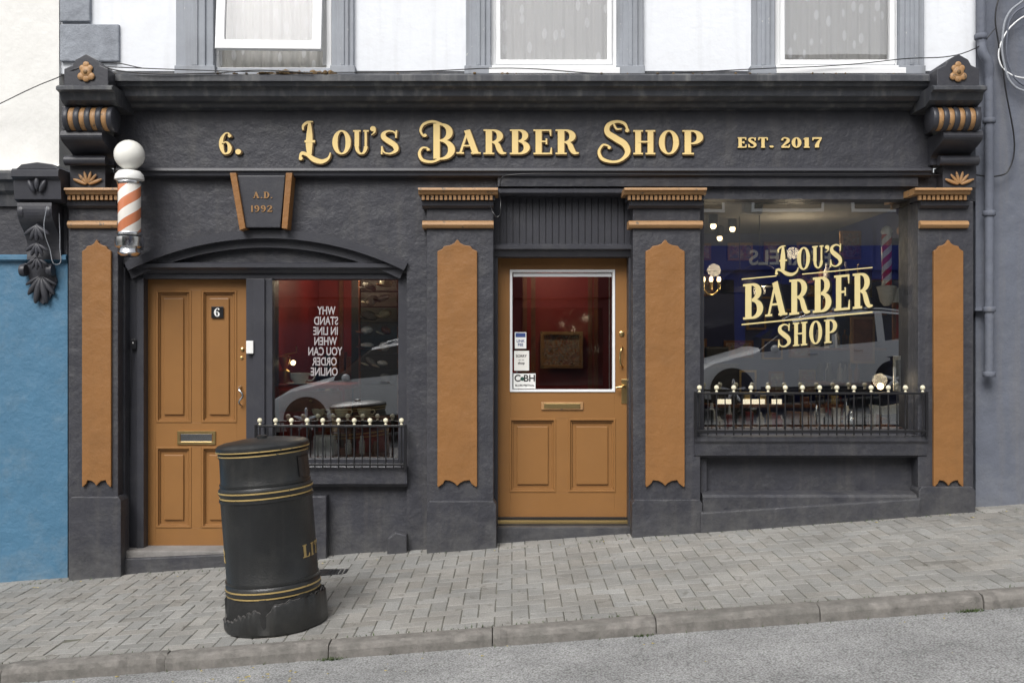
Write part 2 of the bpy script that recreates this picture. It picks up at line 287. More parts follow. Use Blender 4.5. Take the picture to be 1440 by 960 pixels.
def glyph(c):
    T,N=T_,N_
    sf=lambda x0,x1,y: line(x0,y,x1,y,N)
    S=[spl([(.50,.74,.03),(.47,.90,.05),(.30,.97,.07),(.13,.88,.12),(.13,.70,.17),(.30,.53,.2),(.47,.36,.18),(.50,.16,.13),(.32,.03,.07),(.13,.09,.05),(.08,.28,.03)]),line(.50,.68,.52,1.0,.05),line(.06,.0,.07,.34,.05)]
    B=[line(.17,0,.17,1,T),sf(0,.3,.968),sf(0,.3,.032),ell(.28,.755,.22,.215,92,-90,T*.95,N),ell(.28,.275,.27,.245,90,-92,T,N)]
    G={
    'L':[line(.2,0,.2,1,T),sf(.03,.38,.968),sf(.03,.62,.032),line(.56,.03,.62,.30,.13,.03)],
    'O':[ell(.36,.5,.26,.465,0,360,T*1.05,N,40)],
    '0':[ell(.3,.5,.2,.465,0,360,T,N,40)],
    'U':[line(.17,1,.17,.34,T),sf(.0,.34,.968),ell(.37,.34,.2,.305,180,360,T*.85,N),line(.57,.34,.57,1,.1),sf(.46,.70,.968)],
    "'":[dot(.1,.9,.09),spl([(.15,.9,.08),(.15,.78,.06),(.05,.68,.02)])],
    '.':[dot(.1,.1,.1)],
    'S':S,'B':B,
    'A':[line(.10,0,.36,1,.075),line(.33,1,.62,0,T),line(.16,.34,.52,.34,N),sf(-.02,.23,.032),sf(.46,.78,.032)],
    'R':[line(.17,0,.17,1,T),sf(0,.3,.968),sf(0,.34,.032),ell(.28,.73,.24,.238,92,-92,T*.95,N),spl([(.28,.49,.06),(.42,.42,.14),(.50,.2,.17),(.58,.06,.13),(.72,.05,.04)])],
    'P':[line(.17,0,.17,1,T),sf(0,.3,.968),sf(0,.36,.032),ell(.28,.71,.27,.26,92,-92,T,N)],
    'E':[line(.17,0,.17,1,T),sf(0,.56,.968),sf(0,.58,.032),sf(.17,.42,.52),line(.54,1,.56,.74,.08,.03),line(.56,0,.58,.28,.08,.03),line(.42,.40,.42,.64,.05)],
    'H':[line(.17,0,.17,1,T),line(.60,0,.60,1,T),sf(0,.34,.968),sf(0,.34,.032),sf(.43,.77,.968),sf(.43,.77,.032),sf(.17,.6,.52)],
    'T':[line(.32,0,.32,1,T),sf(.0,.64,.968),sf(.17,.47,.032),line(.02,.97,.0,.72,.09,.03),line(.62,.97,.64,.72,.09,.03)],
    'I':[line(.17,0,.17,1,T),sf(0,.34,.968),sf(0,.34,.032)],
    'D':[line(.17,0,.17,1,T),sf(0,.3,.968),sf(0,.3,.032),ell(.28,.5,.32,.468,90,-90,T,N)],
    '1':[line(.2,0,.2,1,T),sf(.04,.36,.032),line(.2,.96,.03,.82,.06)],
    '2':[spl([(.06,.72,.12),(.12,.92,.08),(.3,.965,.07),(.46,.84,.15),(.44,.62,.2),(.26,.36,.12),(.06,.1,.06)]),line(.02,.06,.52,.06,.13),line(.52,.02,.56,.28,.07,.03)],
    '7':[line(.02,.94,.56,.94,.12),line(.04,.98,.03,.70,.06,.03),spl([(.52,.9,.05),(.36,.55,.14),(.28,.25,.2),(.28,.0,.22)])],
    '6':[spl([(.50,.86,.10),(.42,.96,.06),(.28,.93,.07),(.14,.7,.16),(.12,.4,.2),(.2,.12,.12),(.32,.035,.07),(.46,.12,.14),(.50,.3,.18),(.42,.5,.1),(.3,.56,.06),(.16,.46,.05)]),dot(.49,.84,.08)],
    '9':[spl([(.10,.14,.10),(.18,.04,.06),(.32,.07,.07),(.46,.3,.16),(.48,.6,.2),(.4,.88,.12),(.28,.965,.07),(.14,.88,.14),(.10,.7,.18),(.18,.5,.1),(.3,.44,.06),(.44,.54,.05)])],
    'l':[spl([(.30,1.02,.08),(.30,.7,.17),(.29,.4,.19),(.30,.12,.12)]),spl([(.40,1.06,.03),(.24,1.04,.07),(.12,.94,.07),(.12,.82,.04)]),
         spl([(.02,.02,.05),(.08,.16,.09),(.24,.12,.10),(.44,-.02,.14),(.66,-.07,.12),(.84,.02,.07),(.90,.18,.03)]),dot(.05,.02,.055),sf(.16,.46,.5)],
    'b':[line(.40,0.02,.40,1,T*.8),ell(.48,.755,.24,.225,120,-90,T*.8,N*.85),ell(.48,.275,.29,.255,90,-92,T*.85,N*.85),
         spl([(.52,.99,.05),(.30,1.06,.07),(.08,.98,.07),(.0,.80,.055),(.08,.64,.045)]),dot(.11,.67,.045),
         spl([(.50,.03,.06),(.30,-.06,.065),(.06,-.02,.08),(-.03,.16,.07),(.04,.32,.055),(.18,.32,.04)]),dot(.19,.28,.04)],
    's':[spl([(.74,.80,.05),(.66,.98,.075),(.44,1.04,.075),(.22,.94,.12),(.20,.74,.15),(.42,.58,.17),(.66,.42,.17),(.74,.20,.14),(.58,.0,.075),(.34,-.06,.065),(.06,.02,.09),(-.03,.22,.075),(.08,.40,.055),(.24,.37,.045)]),
         dot(.25,.33,.045),dot(.73,.80,.055),spl([(.36,.99,.04),(.44,.84,.05),(.58,.84,.03)])],
    }
    return G[c]
def letters(name,items,mapf,mats,parent,grow=0.0,thick=0.015,off=(0,0),lift=0.0):
    bm=bmesh.new()
    for c,x0,x1,yt,yb in items:
        st=glyph(c); xs=[]; ys=[]
        rib=[]
        for s in st:
            A=[];B=[]
            for i,(x,y,w) in enumerate(s):
                a=s[max(0,i-1)]; b=s[min(len(s)-1,i+1)]
                tx,ty=b[0]-a[0],b[1]-a[1]; l=math.hypot(tx,ty) or 1; nx,ny=-ty/l,tx/l
                A.append((x+nx*w/2,y+ny*w/2,nx,ny)); B.append((x-nx*w/2,y-ny*w/2,-nx,-ny))
            rib.append((A,B)); 
            for q in A+B: xs.append(q[0]); ys.append(q[1])
        mnx,mxx,mny,mxy=min(xs),max(xs),min(ys),max(ys)
        if c=="'" : mny,mxy=0,1
        if c=='.': mny,mxy=0,1.0
        kx=(x1-x0)/max(mxx-mnx,1e-3); ky=(yb-yt)/(mxy-mny)
        for k,(A,B) in enumerate(rib):
            dz=k*0.00035+lift
            def mp(q,d): return mapf(x0+(q[0]-mnx)*kx+q[2]*grow+off[0], yb-(q[1]-mny)*ky-q[3]*grow+off[1], d)
            fa=[bm.verts.new(mp(q,thick+dz)) for q in A]; fb=[bm.verts.new(mp(q,thick+dz)) for q in B]
            ba=[bm.verts.new(mp(q,lift)) for q in A]; bb=[bm.verts.new(mp(q,lift)) for q in B]
            n=len(A)
            for i in range(n-1):
                bm.faces.new([fa[i],fa[i+1],fb[i+1],fb[i]]).material_index=0
                f=bm.faces.new([fa[i+1],fa[i],ba[i],ba[i+1]]); f.material_index=1
                f=bm.faces.new([fb[i],fb[i+1],bb[i+1],bb[i]]); f.material_index=1
            bm.faces.new([fa[0],fb[0],bb[0],ba[0]]).material_index=1
            bm.faces.new([fb[-1],fa[-1],ba[-1],bb[-1]]).material_index=1
    return frombm(bm,name,mats,parent)
def planemap(y): return lambda px,py,d: W(px,py,y)+Vector((0,-d,0))
def bftext(name,s,px,py,h,y,mat,parent,mirror=False,align='CENTER',sx=1.0,ext=0.0005,loc=None,rz=0):
    cu=bpy.data.curves.new(name,'FONT'); cu.body=s; cu.size=h; cu.align_x=align; cu.extrude=ext
    cu.materials.append(M[mat]); o=bpy.data.objects.new(name,cu); scene.collection.objects.link(o)
    p=W(px,py,y) if loc is None else Vector(loc); o.location=p-(Vector(parent.location) if parent else Vector()); o.rotation_euler=(R(90),0,rz); o.scale=((-1 if mirror else 1)*sx,1,1)
    cu.offset=h*0.02
    if parent: o.parent=parent
    return o
# ================================================================ BUILDING
shop=group('barber_shop_building',(0,0.3,0))
BT=900
def pilaster(i,xs0,xs1,gx0,gx1,plx0,plx1,cx0,cx1,ply=702):
    box('pilaster_shaft_%d'%i,xs0,283,xs1,BT,-0.10,0.3,'stucco',shop,0.008)
    poly('pilaster_plinth_%d'%i,[(plx0,ply+6),(plx0+4,ply),(plx1-4,ply),(plx1,ply+6),(plx1,BT),(plx0,BT)],-0.15,0.02,'stucco',shop,0.008)
    w=gx1-gx0; c=(gx0+gx1)/2; h=w/2
    top=[(-1,15),(-.76,12),(-.66,8),(-.36,6.5),(-.16,4),(-.06,0),(0,-1)]
    pts=[(c+a*h,338+b) for a,b in top]+[(c-a*h,338+b) for a,b in top[::-1][1:]]
    bt=[(1,0),(.96,2),(.72,-3),(.62,-8),(.34,-7),(.14,-4),(0,0),(-.14,-4),(-.34,-7),(-.62,-8),(-.72,-3),(-.96,2),(-1,0)]
    bot=[(c+a*h,683+b) for a,b in bt]
    poly('pilaster_panel_%d'%i,pts+bot,-0.125,-0.09,'gold',shop,0.006)
    profx('neck_strip_%d'%i,cx0+6,cx1-6,[(-0.12,310.5),(-0.14,312),(-0.145,316),(-0.13,320),(-0.12,321)],0.0,'goldworn',shop)
    profx('capital_base_%d'%i,cx0+6,cx1-6,[(-0.12,281),(-0.155,283),(-0.15,289),(-0.12,293)],0.0,'dark',shop)
    profx('capital_top_%d'%i,cx0,cx1,[(-0.235,264),(-0.24,267),(-0.215,269),(-0.205,273),(-0.19,274)],0.0,'goldworn',shop)
    box('capital_frieze_%d'%i,cx0+4,274,cx1-4,281.5,-0.165,0.0,'dark',shop,0)
    n=int((cx1-cx0-10)/6.2)
    bm=bmesh.new()
    for k in range(n):
        x=cx0+5+k*(cx1-cx0-10)/n; a=W(x,274.3,-0.19); b=W(x+3.9,281,-0.19)
        prism3(bm,[Vector((a.x,-.19,a.z)),Vector((b.x,-.19,a.z)),Vector((b.x,-.19,b.z)),Vector((a.x,-.19,b.z))],[Vector((a.x,-.16,a.z)),Vector((b.x,-.16,a.z)),Vector((b.x,-.16,b.z)),Vector((a.x,-.16,b.z))])
    bmesh.ops.recalc_face_normals(bm,faces=bm.faces)
    frombm(bm,'capital_dentils_%d'%i,'goldworn',shop)
pilaster(1,96,166,115,156,97,170,90,172,698)
pilaster(2,600,694,615,671,600,698,588,700,704)
pilaster(3,890,985,908,963,889,988,878,994,702)
pilaster(4,1291,1369,1313,1355,1292,1372,1287,1367,684)
def arcpts(x0,x1,ys,ya,n=28,e=0):
    w=(x1-x0)/2; h=ys-ya; r=(w*w+h*h)/(2*h); cx=(x0+x1)/2; cy=ya+r
    a=math.asin(w/r); rr=r+e
    return [(cx+rr*math.sin(-a+2*a*i/n),cy-rr*math.cos(-a+2*a*i/n)) for i in range(n+1)]
A0=arcpts(176,572,372,326)
bm=bmesh.new()
up=[(x,243) for x,y in A0]
for (p,q),(r_,s_) in zip(zip(A0,A0[1:]),zip(up,up[1:])):
    a,b,c,d=[W(v[0],v[1],0) for v in (p,q,s_,r_)]
    bm.faces.new([bm.verts.new(v) for v in (a,b,c,d)])
    a2,b2=a+Vector((0,.3,0)),b+Vector((0,.3,0))
    bm.faces.new([bm.verts.new(v) for v in (a,a2,b2,b)])
frombm(bm,'arch_spandrel_wall','stucco',shop)
box('arch_left_jamb_wall',160,243,176,BT,0,0.3,'stucco',shop,0)
box('arch_right_jamb_wall',572,243,602,BT,0,0.3,'stucco',shop,0)
for nm,e0,e1,yf in (('arch_moulding_outer',-9,3,-0.035),('arch_moulding_inner',-22,-9,0.03),):
    o0=arcpts(176,572,372,326,28,e1); o1=arcpts(176,572,372,326,28,e0)
    bm=bmesh.new(); y2=0.2
    fo=[bm.verts.new(W(x,y,yf)) for x,y in o0]; fi=[bm.verts.new(W(x,y,yf)) for x,y in o1]
    bo=[bm.verts.new(Vector((v.co.x,y2,v.co.z))) for v in fo]; bi=[bm.verts.new(Vector((v.co.x,y2,v.co.z))) for v in fi]
    for i in range(len(fo)-1):
        bm.faces.new([fo[i],fo[i+1],fi[i+1],fi[i]]); bm.faces.new([fi[i],fi[i+1],bi[i+1],bi[i]]); bm.faces.new([fo[i+1],fo[i],bo[i],bo[i+1]])
    bmesh.ops.recalc_face_normals(bm,faces=bm.faces); frombm(bm,nm,'dark',shop)
poly('arch_tympanum',arcpts(176,572,372,330)+[(572,384),(176,384)],0.10,0.2,'stucco',shop,0)
profx('arch_transom',176,572,[(0.03,369),(0.0,371),(0.0,376),(0.04,380),(0.06,384)],0.15,'dark',shop)
poly('keystone',[(333,247),(401,247),(394,320),(342,320)],-0.10,0.1,'dark',shop,0.006)
poly('keystone_bar_left',[(323,243),(332,243),(345,321),(337,324)],-0.13,0.05,'gold',shop,0.004)
poly('keystone_bar_right',[(402,243),(411,243),(404,322),(396,321)],-0.13,0.05,'gold',shop,0.004)
M['kletter']=paint('keystone_letter',(0.28,0.15,0.055),0.5,var=0.1,bump=0)
letters('keystone_lettering',[('A',356,365,270,279),('.',367,369,271,279),('D',371,379,270,279),('.',381,383,271,279),
   ('1',353,356,289,298),('9',358,365,289,298),('9',367,374,289,298),('2',376,383,289,298)],planemap(-0.10),['kletter','kletter'],shop,thick=0.006,grow=0.1)
box('centre_head_wall',694,243,890,268,0,0.3,'stucco',shop,0)
profx('centre_head_moulding',700,884,[(-0.02,264),(-0.05,266),(-0.05,271),(-0.02,275)],0.1,'dark',shop)
box('right_head_wall',985,243,1291,280,0.0,0.3,'stucco',shop,0)
box('left_strip_wall',94,243,160,283,0,0.3,'stucco',shop,0)
box('pil_head_2',602,243,694,283,-0.002,0.3,'stucco',shop,0)
box('pil_head_3',890,243,985,283,-0.002,0.3,'stucco',shop,0)
box('pil_head_4',1291,243,1372,283,-0.002,0.3,'stucco',shop,0)
poly('fascia_board',[(160,140),(1312,140),(1312,243),(160,243)],-0.05,0.3,'stucco',shop,0)
profx('fascia_base_moulding',165,1308,[(-0.07,235),(-0.10,236.5),(-0.105,240),(-0.085,242),(-0.08,247),(-0.06,249)],0.0,'dark',shop)
profx('fascia_step',700,1291,[(-0.055,249.5),(-0.055,262)],0.0,'stucco',shop)
profx('cornice',145,1322,[(-0.31,104),(-0.335,106),(-0.335,114),(-0.31,116),(-0.30,121),(-0.27,125),(-0.26,127),(-0.25,135),(-0.21,142),(-0.16,145),(-0.14,146),(-0.12,151),(-0.09,154),(-0.05,156)],0.05,'cornice',shop,yref=-0.33)
def console(i,x0,x1):
    c=(x0+x1)/2; w=x1-x0
    poly('console_cap_%d'%i,[(c-w*.42,97),(c-w*.26,92),(c-w*.2,84),(c,76),(c+w*.2,84),(c+w*.26,92),(c+w*.42,97),(c+w*.42,122),(c-w*.42,122)],-0.46,0.05,'dark',shop,0.006)
    profx('console_cap_mould_%d'%i,x0-2,x1+2,[(-0.47,120),(-0.50,122),(-0.50,126),(-0.44,131),(-0.42,141),(-0.38,146),(-0.34,150)],0.05,'cornice',shop,yref=-0.46)
    box('console_cheek_%d'%i,x0+3,150,x1-3,182,-0.26,0.05,'dark',shop,0.004)
    yc=-0.32; rr=17.5*(D+yc)/F
    n=9; cz=W(0,168,yc).z
    for k in range(n):
        a=x0+2+(w-4)*k/n; b=x0+2+(w-4)*(k+1)/n
        xa=W(a,0,yc-rr).x; xb=W(b,0,yc-rr).x
        rk=rr*(1.0 if k%2==0 else 0.93)
        rev('console_roll_%d_%d'%(i,k),[(rk*.97,xa),(rk,xa+.003),(rk,xb-.003),(rk*.97,xb)],(0,yc,cz),'goldworn' if k%2 else 'dark',shop,seg=28,axis='x')
    prof=[]
    for k in range(17):
        t=k/16; py=184+t*48; y=-0.33+0.22*(1-math.cos(t*math.pi))/2+ -0.03*math.sin(t*math.pi*2)
        prof.append((y,py))
    profx('console_s_curve_%d'%i,x0+8,x1-8,prof,0.05,'dark',shop,yref=-0.25)
    yc2=-0.17; r2=7*(D+yc2)/F
    rev('console_foot_roll_%d'%i,[(r2,W(x0+8,0,yc2).x),(r2,W(x1-8,0,yc2).x)],(0,yc2,W(0,226,yc2).z),'dark',shop,seg=20,axis='x')
    box('console_leaf_block_%d'%i,x0+14,233,x1-10,264,-0.12,0.05,'dark',shop,0.003)
    base=W(c+2,260,-0.135)
    for a in (-68,-40,-14,14,40,68):
        L=0.055 if abs(a)<60 else 0.062
        rot=Matrix.Rotation(R(a),3,'Y')
        p=base+rot@Vector((0,0,L*1.05))
        ball('console_leaf_%d'%i,p,L,'goldworn',shop,(0.22,0.14,0.9),rot)
    o=W(c,101,-0.47)
    for dx,dz,s in ((0,.052,.024),(0,.0,.042),(-.036,-.034,.028),(.036,-.034,.028),(0,-.048,.028),(-.026,.026,.024),(.026,.026,.024)):
        ball('console_rosette_%d'%i,o+Vector((dx,0,dz)),s,'goldworn',shop,(1,.4,1))
    ball('console_rosette_centre_%d'%i,o+Vector((0,-.015,-.005)),.016,'lettershade',shop,(1,.4,1))
console(1,84,158)
console(2,1312,1383)
box('left_door_post',178,384,203,BT,0.09,0.3,'dark',shop,0.004)
box('left_door_post_bead',192,390,202,BT,0.07,0.12,'dark',shop,0.003)
box('left_frame_head',176,378,572,392,0.085,0.3,'dark',shop,0.003)
box('left_mullion',346,392,383,BT,0.075,0.3,'dark',shop,0.004)
box('left_mullion_bead',356,392,372,660,0.055,0.1,'dark',shop,0.003)
box('left_window_post',560,392,573,655,0.085,0.3,'dark',shop,0.003)
box('left_window_bottom',383,645,560,657,0.08,0.3,'dark',shop,0.003)
profx('left_window_sill',368,573,[(-0.03,655),(-0.06,657),(-0.06,680),(-0.03,684)],0.2,'stucco',shop)
box('left_dado_wall',383,680,573,BT,0.04,0.3,'stucco',shop,0)
box('left_dado_block',436,697,459,BT,-0.06,0.1,'stucco',shop,0.01)
poly('left_dado_toe',[(545,757),(556,748),(572,752),(572,BT),(540,BT)],-0.08,0.1,'stucco',shop,0.01)
poly('door_step',[(163,774),(345,774),(345,BT),(163,BT)],-0.04,0.3,'concrete',shop,0.012)
poly('step_riser_paint',[(160,786),(346,778),(346,BT),(160,BT)],-0.075,-0.03,'stucco',shop,0.01)
def frame_ring(name,x0,y0,x1,y1,w,yf,yb,mat,parent,bev=0.002):
    bm=bmesh.new()
    O=[(x0,y0),(x1,y0),(x1,y1),(x0,y1)]; I=[(x0+w,y0+w),(x1-w,y0+w),(x1-w,y1-w),(x0+w,y1-w)]
    fo=[W(*p,yf) for p in O]; fi=[W(*p,yf) for p in I]
    bo=[Vector((v.x,yb,v.z)) for v in fo]; bi=[Vector((v.x,yb,v.z)) for v in fi]
    V=[[bm.verts.new(v) for v in q] for q in (fo,fi,bo,bi)]
    for i in range(4):
        j=(i+1)%4
        bm.faces.new([V[0][i],V[0][j],V[1][j],V[1][i]]); bm.faces.new([V[1][i],V[1][j],V[3][j],V[3][i]]); bm.faces.new([V[0][j],V[0][i],V[2][i],V[2][j]]); bm.faces.new([V[2][j],V[2][i],V[3][i],V[3][j]])
    bmesh.ops.recalc_face_normals(bm,faces=bm.faces)
    if bev: bmesh.ops.bevel(bm,geom=[e for e in bm.edges if e.calc_face_angle(0)>0.5],offset=bev,segments=1,affect='EDGES')
    return frombm(bm,name,mat,parent)
def dpanel(tag,x0,y0,x1,y1,yf,par):
    box('panel_back_'+tag,x0-1,y0-1,x1+1,y1+1,yf+0.026,yf+0.036,'door',par,0)
    frame_ring('panel_bead_'+tag,x0,y0,x1,y1,3.2,yf-0.006,yf+0.027,'door',par,0.003)
    frame_ring('panel_bead_in_'+tag,x0+3.2,y0+3.2,x1-3.2,y1-3.2,2.5,yf+0.012,yf+0.027,'door',par,0.002)
    box('panel_field_'+tag,x0+11,y0+11,x1-11,y1-11,yf+0.010,yf+0.027,'door',par,0.008)
yd=0.17; d1p=shop
box('door1_stile_a',203,393,219,770,yd,yd+.045,'door',d1p,.0015)
box('door1_stile_b',333,393,347,770,yd,yd+.045,'door',d1p,.0015)
box('door1_muntin_up',269,408,283,594,yd,yd+.045,'door',d1p,.0015)
box('door1_muntin_low',269,628,283,742,yd,yd+.045,'door',d1p,.0015)
box('door1_rail_top',219,393,333,408,yd,yd+.045,'door',d1p,.0015)
box('door1_rail_mid',219,594,333,628,yd,yd+.045,'door',d1p,.0015)
box('door1_rail_bot',219,742,333,770,yd,yd+.045,'door',d1p,.0015)
for k,(a,b,c,d) in enumerate([(219,408,269,594),(283,408,333,594),(219,628,269,742),(283,628,333,742)]): dpanel('d1_%d'%k,a,b,c,d,yd,d1p)
frame_ring('letter_slot_frame',249,606,303,625,4,yd-.012,yd,'brass',shop)
box('letter_slot_flap',254,610,298,621,yd-.006,yd,'chrome',shop,.002)
box('door_number_plate',297,431,314,447,yd-.006,yd,'black',shop,.001)
letters('door_number',[('6',301,309,433,445)],planemap(yd-.006),['whitep','whitep'],shop,thick=.002)
p=[W(339,543,yd),W(336,547,yd-.05),W(341,556,yd-.06),W(336,565,yd-.05),W(340,571,yd)]
tube('door_handle',p,0.008,'chrome',shop)
rev('door_lock',[(.014,0),(.014,-.01),(.008,-.014)],W(341,491,yd),'brass',shop,seg=16,axis='y')
rev('door_lock_low',[(.012,0),(.012,-.008),(.006,-.01)],W(340,503,yd),'brass',shop,seg=16,axis='y')
box('intercom',346,479,356,497,0.035,0.056,'whitep',shop,.004)
box('door_bell',183,477,191,490,0.05,0.071,'black',shop,.003)
ball('door_bell_button',W(187,482,.05),.006,'whitep',shop,(1,.4,1))
tube('door_bell_cord',[W(186,490,.06),W(185,520,.065),W(183,560,.07),W(182,640,.075)],.0025,'black',shop)
yd=0.20
box('door2_frame_l',692,350,700,BT,0.06,0.3,'dark',shop,.003)
box('door2_frame_r',884,350,892,BT,0.06,0.3,'dark',shop,.003)
profx('door2_head',692,892,[(0.02,343),(-0.0,345),(0.0,350),(0.03,353),(0.05,361)],0.3,'dark',shop)
bm=bmesh.new()
a=694
while a<888:
    b=min(a+9.2,890); v0=W(a+.7,266,.10); v1=W(b-.7,346,.10)
    prism3(bm,[Vector((v0.x,.10,v1.z)),Vector((v1.x,.10,v1.z)),Vector((v1.x,.10,v0.z)),Vector((v0.x,.10,v0.z))],[Vector((v0.x,.13,v1.z)),Vector((v1.x,.13,v1.z)),Vector((v1.x,.13,v0.z)),Vector((v0.x,.13,v0.z))]); a=b
bmesh.ops.recalc_face_normals(bm,faces=bm.faces); frombm(bm,'transom_boarding','dark',shop)
box('transom_back',692,264,892,346,.115,.3,'dark',shop,0)
box('door2_stile_a',700,362,718,731,yd,yd+.045,'door',shop,.0015)
box('door2_stile_b',864,362,884,731,yd,yd+.045,'door',shop,.0015)
box('door2_rail_top',718,362,864,380,yd,yd+.045,'door',shop,.0015)
box('door2_rail_lock',718,550,864,588,yd,yd+.045,'door',shop,.0015)
box('door2_rail_bot',718,692,864,731,yd,yd+.045,'door',shop,.0015)
box('door2_muntin',781,588,800,692,yd,yd+.045,'door',shop,.0015)
dpanel('d2_0',716,588,782,692,yd,shop); dpanel('d2_1',799,588,866,692,yd,shop)
frame_ring('door2_glazing_bead',717,379,865,551,3.5,yd-.010,yd+.03,'upvc',shop,.002)
box('door2_blind_rail',722,384,860,389,yd+.02,yd+.03,'upvc',shop,.001)
box('door2_glass',720,382,862,548,yd+.022,yd+.026,'glass',shop,0)
box('door2_weatherbar',700,727,884,731,yd-.03,yd-.001,'black',shop,.003)
box('door2_kick_strip',700,731.5,884,736,yd-.06,yd+.04,'brass',shop,.002)
box('door2_threshold',692,741,892,BT,yd-.18,0.3,'stucco',shop,.006)
box('door2_threshold_strip',700,736.5,884,741.5,yd-.09,yd+.04,'black',shop,.002)
box('door2_letter_plate',761,565,820,576,yd-.014,yd,'goldworn',shop,.003)
box('door2_letter_flap',765,567,816,574,yd-.02,yd-.013,'brass',shop,.002)
box('door2_backplate',874,533,883,567,yd-.008,yd,'brass',shop,.003)
tube('door2_lever',[W(878,543,yd),W(878,543,yd-.05),W(866,545,yd-.055)],.008,'brass',shop)
tube('door2_pull',[W(875,487,yd),W(874,490,yd-.05),W(872,500,yd-.055),W(873,512,yd-.05),W(876,516,yd)],.007,'brass',shop)
rev('door2_lock',[(.02,0),(.02,-.01),(.01,-.014)],W(874,469,yd),'brass',shop,seg=18,axis='y')
yg=yd+.020
sk=group('door_sticker',W(735,500,yg))
box('sticker_a',724,467,740,490,yg,yg+.001,'whitep',sk,0); box('sticker_a_top',725,468,739,474,yg-.001,yg,'ink',sk,0)
bftext('sticker_a_text','LINK\nFEE',732,481,.03,yg-.001,'ink',sk)
box('sticker_b',723,493,744,521,yg,yg+.001,'paper',sk,0)
bftext('sticker_b_text','SORRY\n-- --\nshop',733,502,.028,yg-.001,'idark',sk)
box('sticker_c',722,525,753,546,yg,yg+.001,'whitep',sk,0)
bftext('sticker_c_text','C BH',738,536,.075,yg-.001,'idark',sk,sx=1.0)
ball('sticker_c_dot',W(734.5,532.5,yg-.001),.016,'oppgreen',sk,(1,.05,1))
bftext('sticker_c_sub','BLUES FESTIVAL',738,543,.022,yg-.001,'idark',sk)
box('right_window_post_l',983,278,990,612,0.06,0.3,'dark',shop,.003)
box('right_window_post_r',1280,278,1293,612,0.06,0.3,'dark',shop,.003)
box('right_window_head',983,274,1293,281,0.058,0.3,'dark',shop,.003)
box('right_window_bottom',983,604,1293,616,0.062,0.3,'dark',shop,.003)
box('right_window_glass',988,279,1283,608,0.10,0.105,'glass',shop,0)
box('left_window_glass',382,390,562,647,0.12,0.125,'glass',shop,0)
profx('right_window_sill',976,1303,[(-0.10,612),(-0.135,614),(-0.135,620),(-0.12,624),(-0.11,640),(-0.08,643)],0.2,'stucco',shop)
box('right_recess_panel',985,641,1291,720,0.03,0.3,'stucco',shop,0)
box('right_recess_cheek_l',985,643,994,BT,-0.03,0.1,'stucco',shop,.006)
profx('right_plinth',985,1296,[(-0.02,690),(-0.10,695),(-0.12,699),(-0.12,900)],0.2,'stucco',shop)
poly('right_plinth_toe',[(985,720),(1110,712),(1296,700),(1296,BT),(985,BT)],-0.165,-0.1,'stucco',shop,0.015)
gl=group('window_lettering',W(1135,420,.10))
def gm(px,py,d):
    return W(px,py-(px-1135)*0.095,0.098)+Vector((0,-d,0))
ll=[('l',1090,1123,342,386),('O',1121,1139,347,379),('U',1142,1158,347,379),("'",1160,1166,347,379),('S',1167,1184,347,379)]
l2=[('B',1045,1073,391,441),('A',1076,1107,391,441),('R',1110,1139,391,441),('B',1143,1169,391,441),('E',1173,1195,391,441),('R',1199,1227,391,441)]
l3=[('S',1094,1112,452,485),('H',1115,1135,452,485),('O',1138,1156,452,485),('P',1159,1177,452,485)]
letters('lettering_shadow',ll+l2+l3,gm,['letterdark','letterdark'],gl,grow=1.0,thick=.0008,off=(2.2,1.5))
letters('lettering',ll+l2+l3,gm,['goldleaf','goldleaf'],gl,thick=.0015,lift=.0012)
def gline(x0,x1,y,h,nm):
    bm=bmesh.new(); bm.faces.new([bm.verts.new(gm(a,b,.001)) for a,b in ((x0,y+h),(x1,y+h),(x1,y),(x0,y))]); frombm(bm,nm,'goldleaf',gl)
gline(1043,1227,446.5,2,'line_low'); gline(1043,1092,383,1.6,'line_up_a'); gline(1128,1227,384,1.6,'line_up_b')
sg=group('shop_sign',W(700,200,-.05))
SI=[('6',309,327,187,218),('.',332,340,180,218),
('l',421,466,171,231),('O',468,494,184,218),('U',497,519,184,218),("'",521,529,178,218),('S',536,561,184,218),
('b',588,640,170,230),
('s',840,886,170,230),('H',890,921,184,218),('O',926,954,184,218),('P',959,988,184,218),
('E',1037,1049,194,208),('S',1052,1063,194,208),('T',1066,1079,194,208),('.',1082,1087,194,208),('2',1098,1110,194,208),('0',1113,1126,194,208),('1',1129,1138,194,208),('7',1142,1155,194,208)]
for ch,a,b in (('A',642,676),('R',680,712),('B',717,745),('E',750,776),('R',781,814)): SI.append((ch,a,b,183,218))
big=[s for s in SI if s[1]<1000]; small=[s for s in SI if s[1]>=1000]
letters('letters_backing',big,planemap(-0.052),['letterdark','letterdark'],sg,grow=1.9,thick=.006,off=(1.0,1.2))
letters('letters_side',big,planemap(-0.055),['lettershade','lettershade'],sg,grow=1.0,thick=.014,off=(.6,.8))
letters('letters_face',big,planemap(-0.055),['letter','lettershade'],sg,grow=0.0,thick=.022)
letters('small_backing',small,planemap(-0.052),['letterdark','letterdark'],sg,grow=1.0,thick=.005,off=(.6,.7))
letters('small_face',small,planemap(-0.055),['letter','lettershade'],sg,grow=.4,thick=.012)
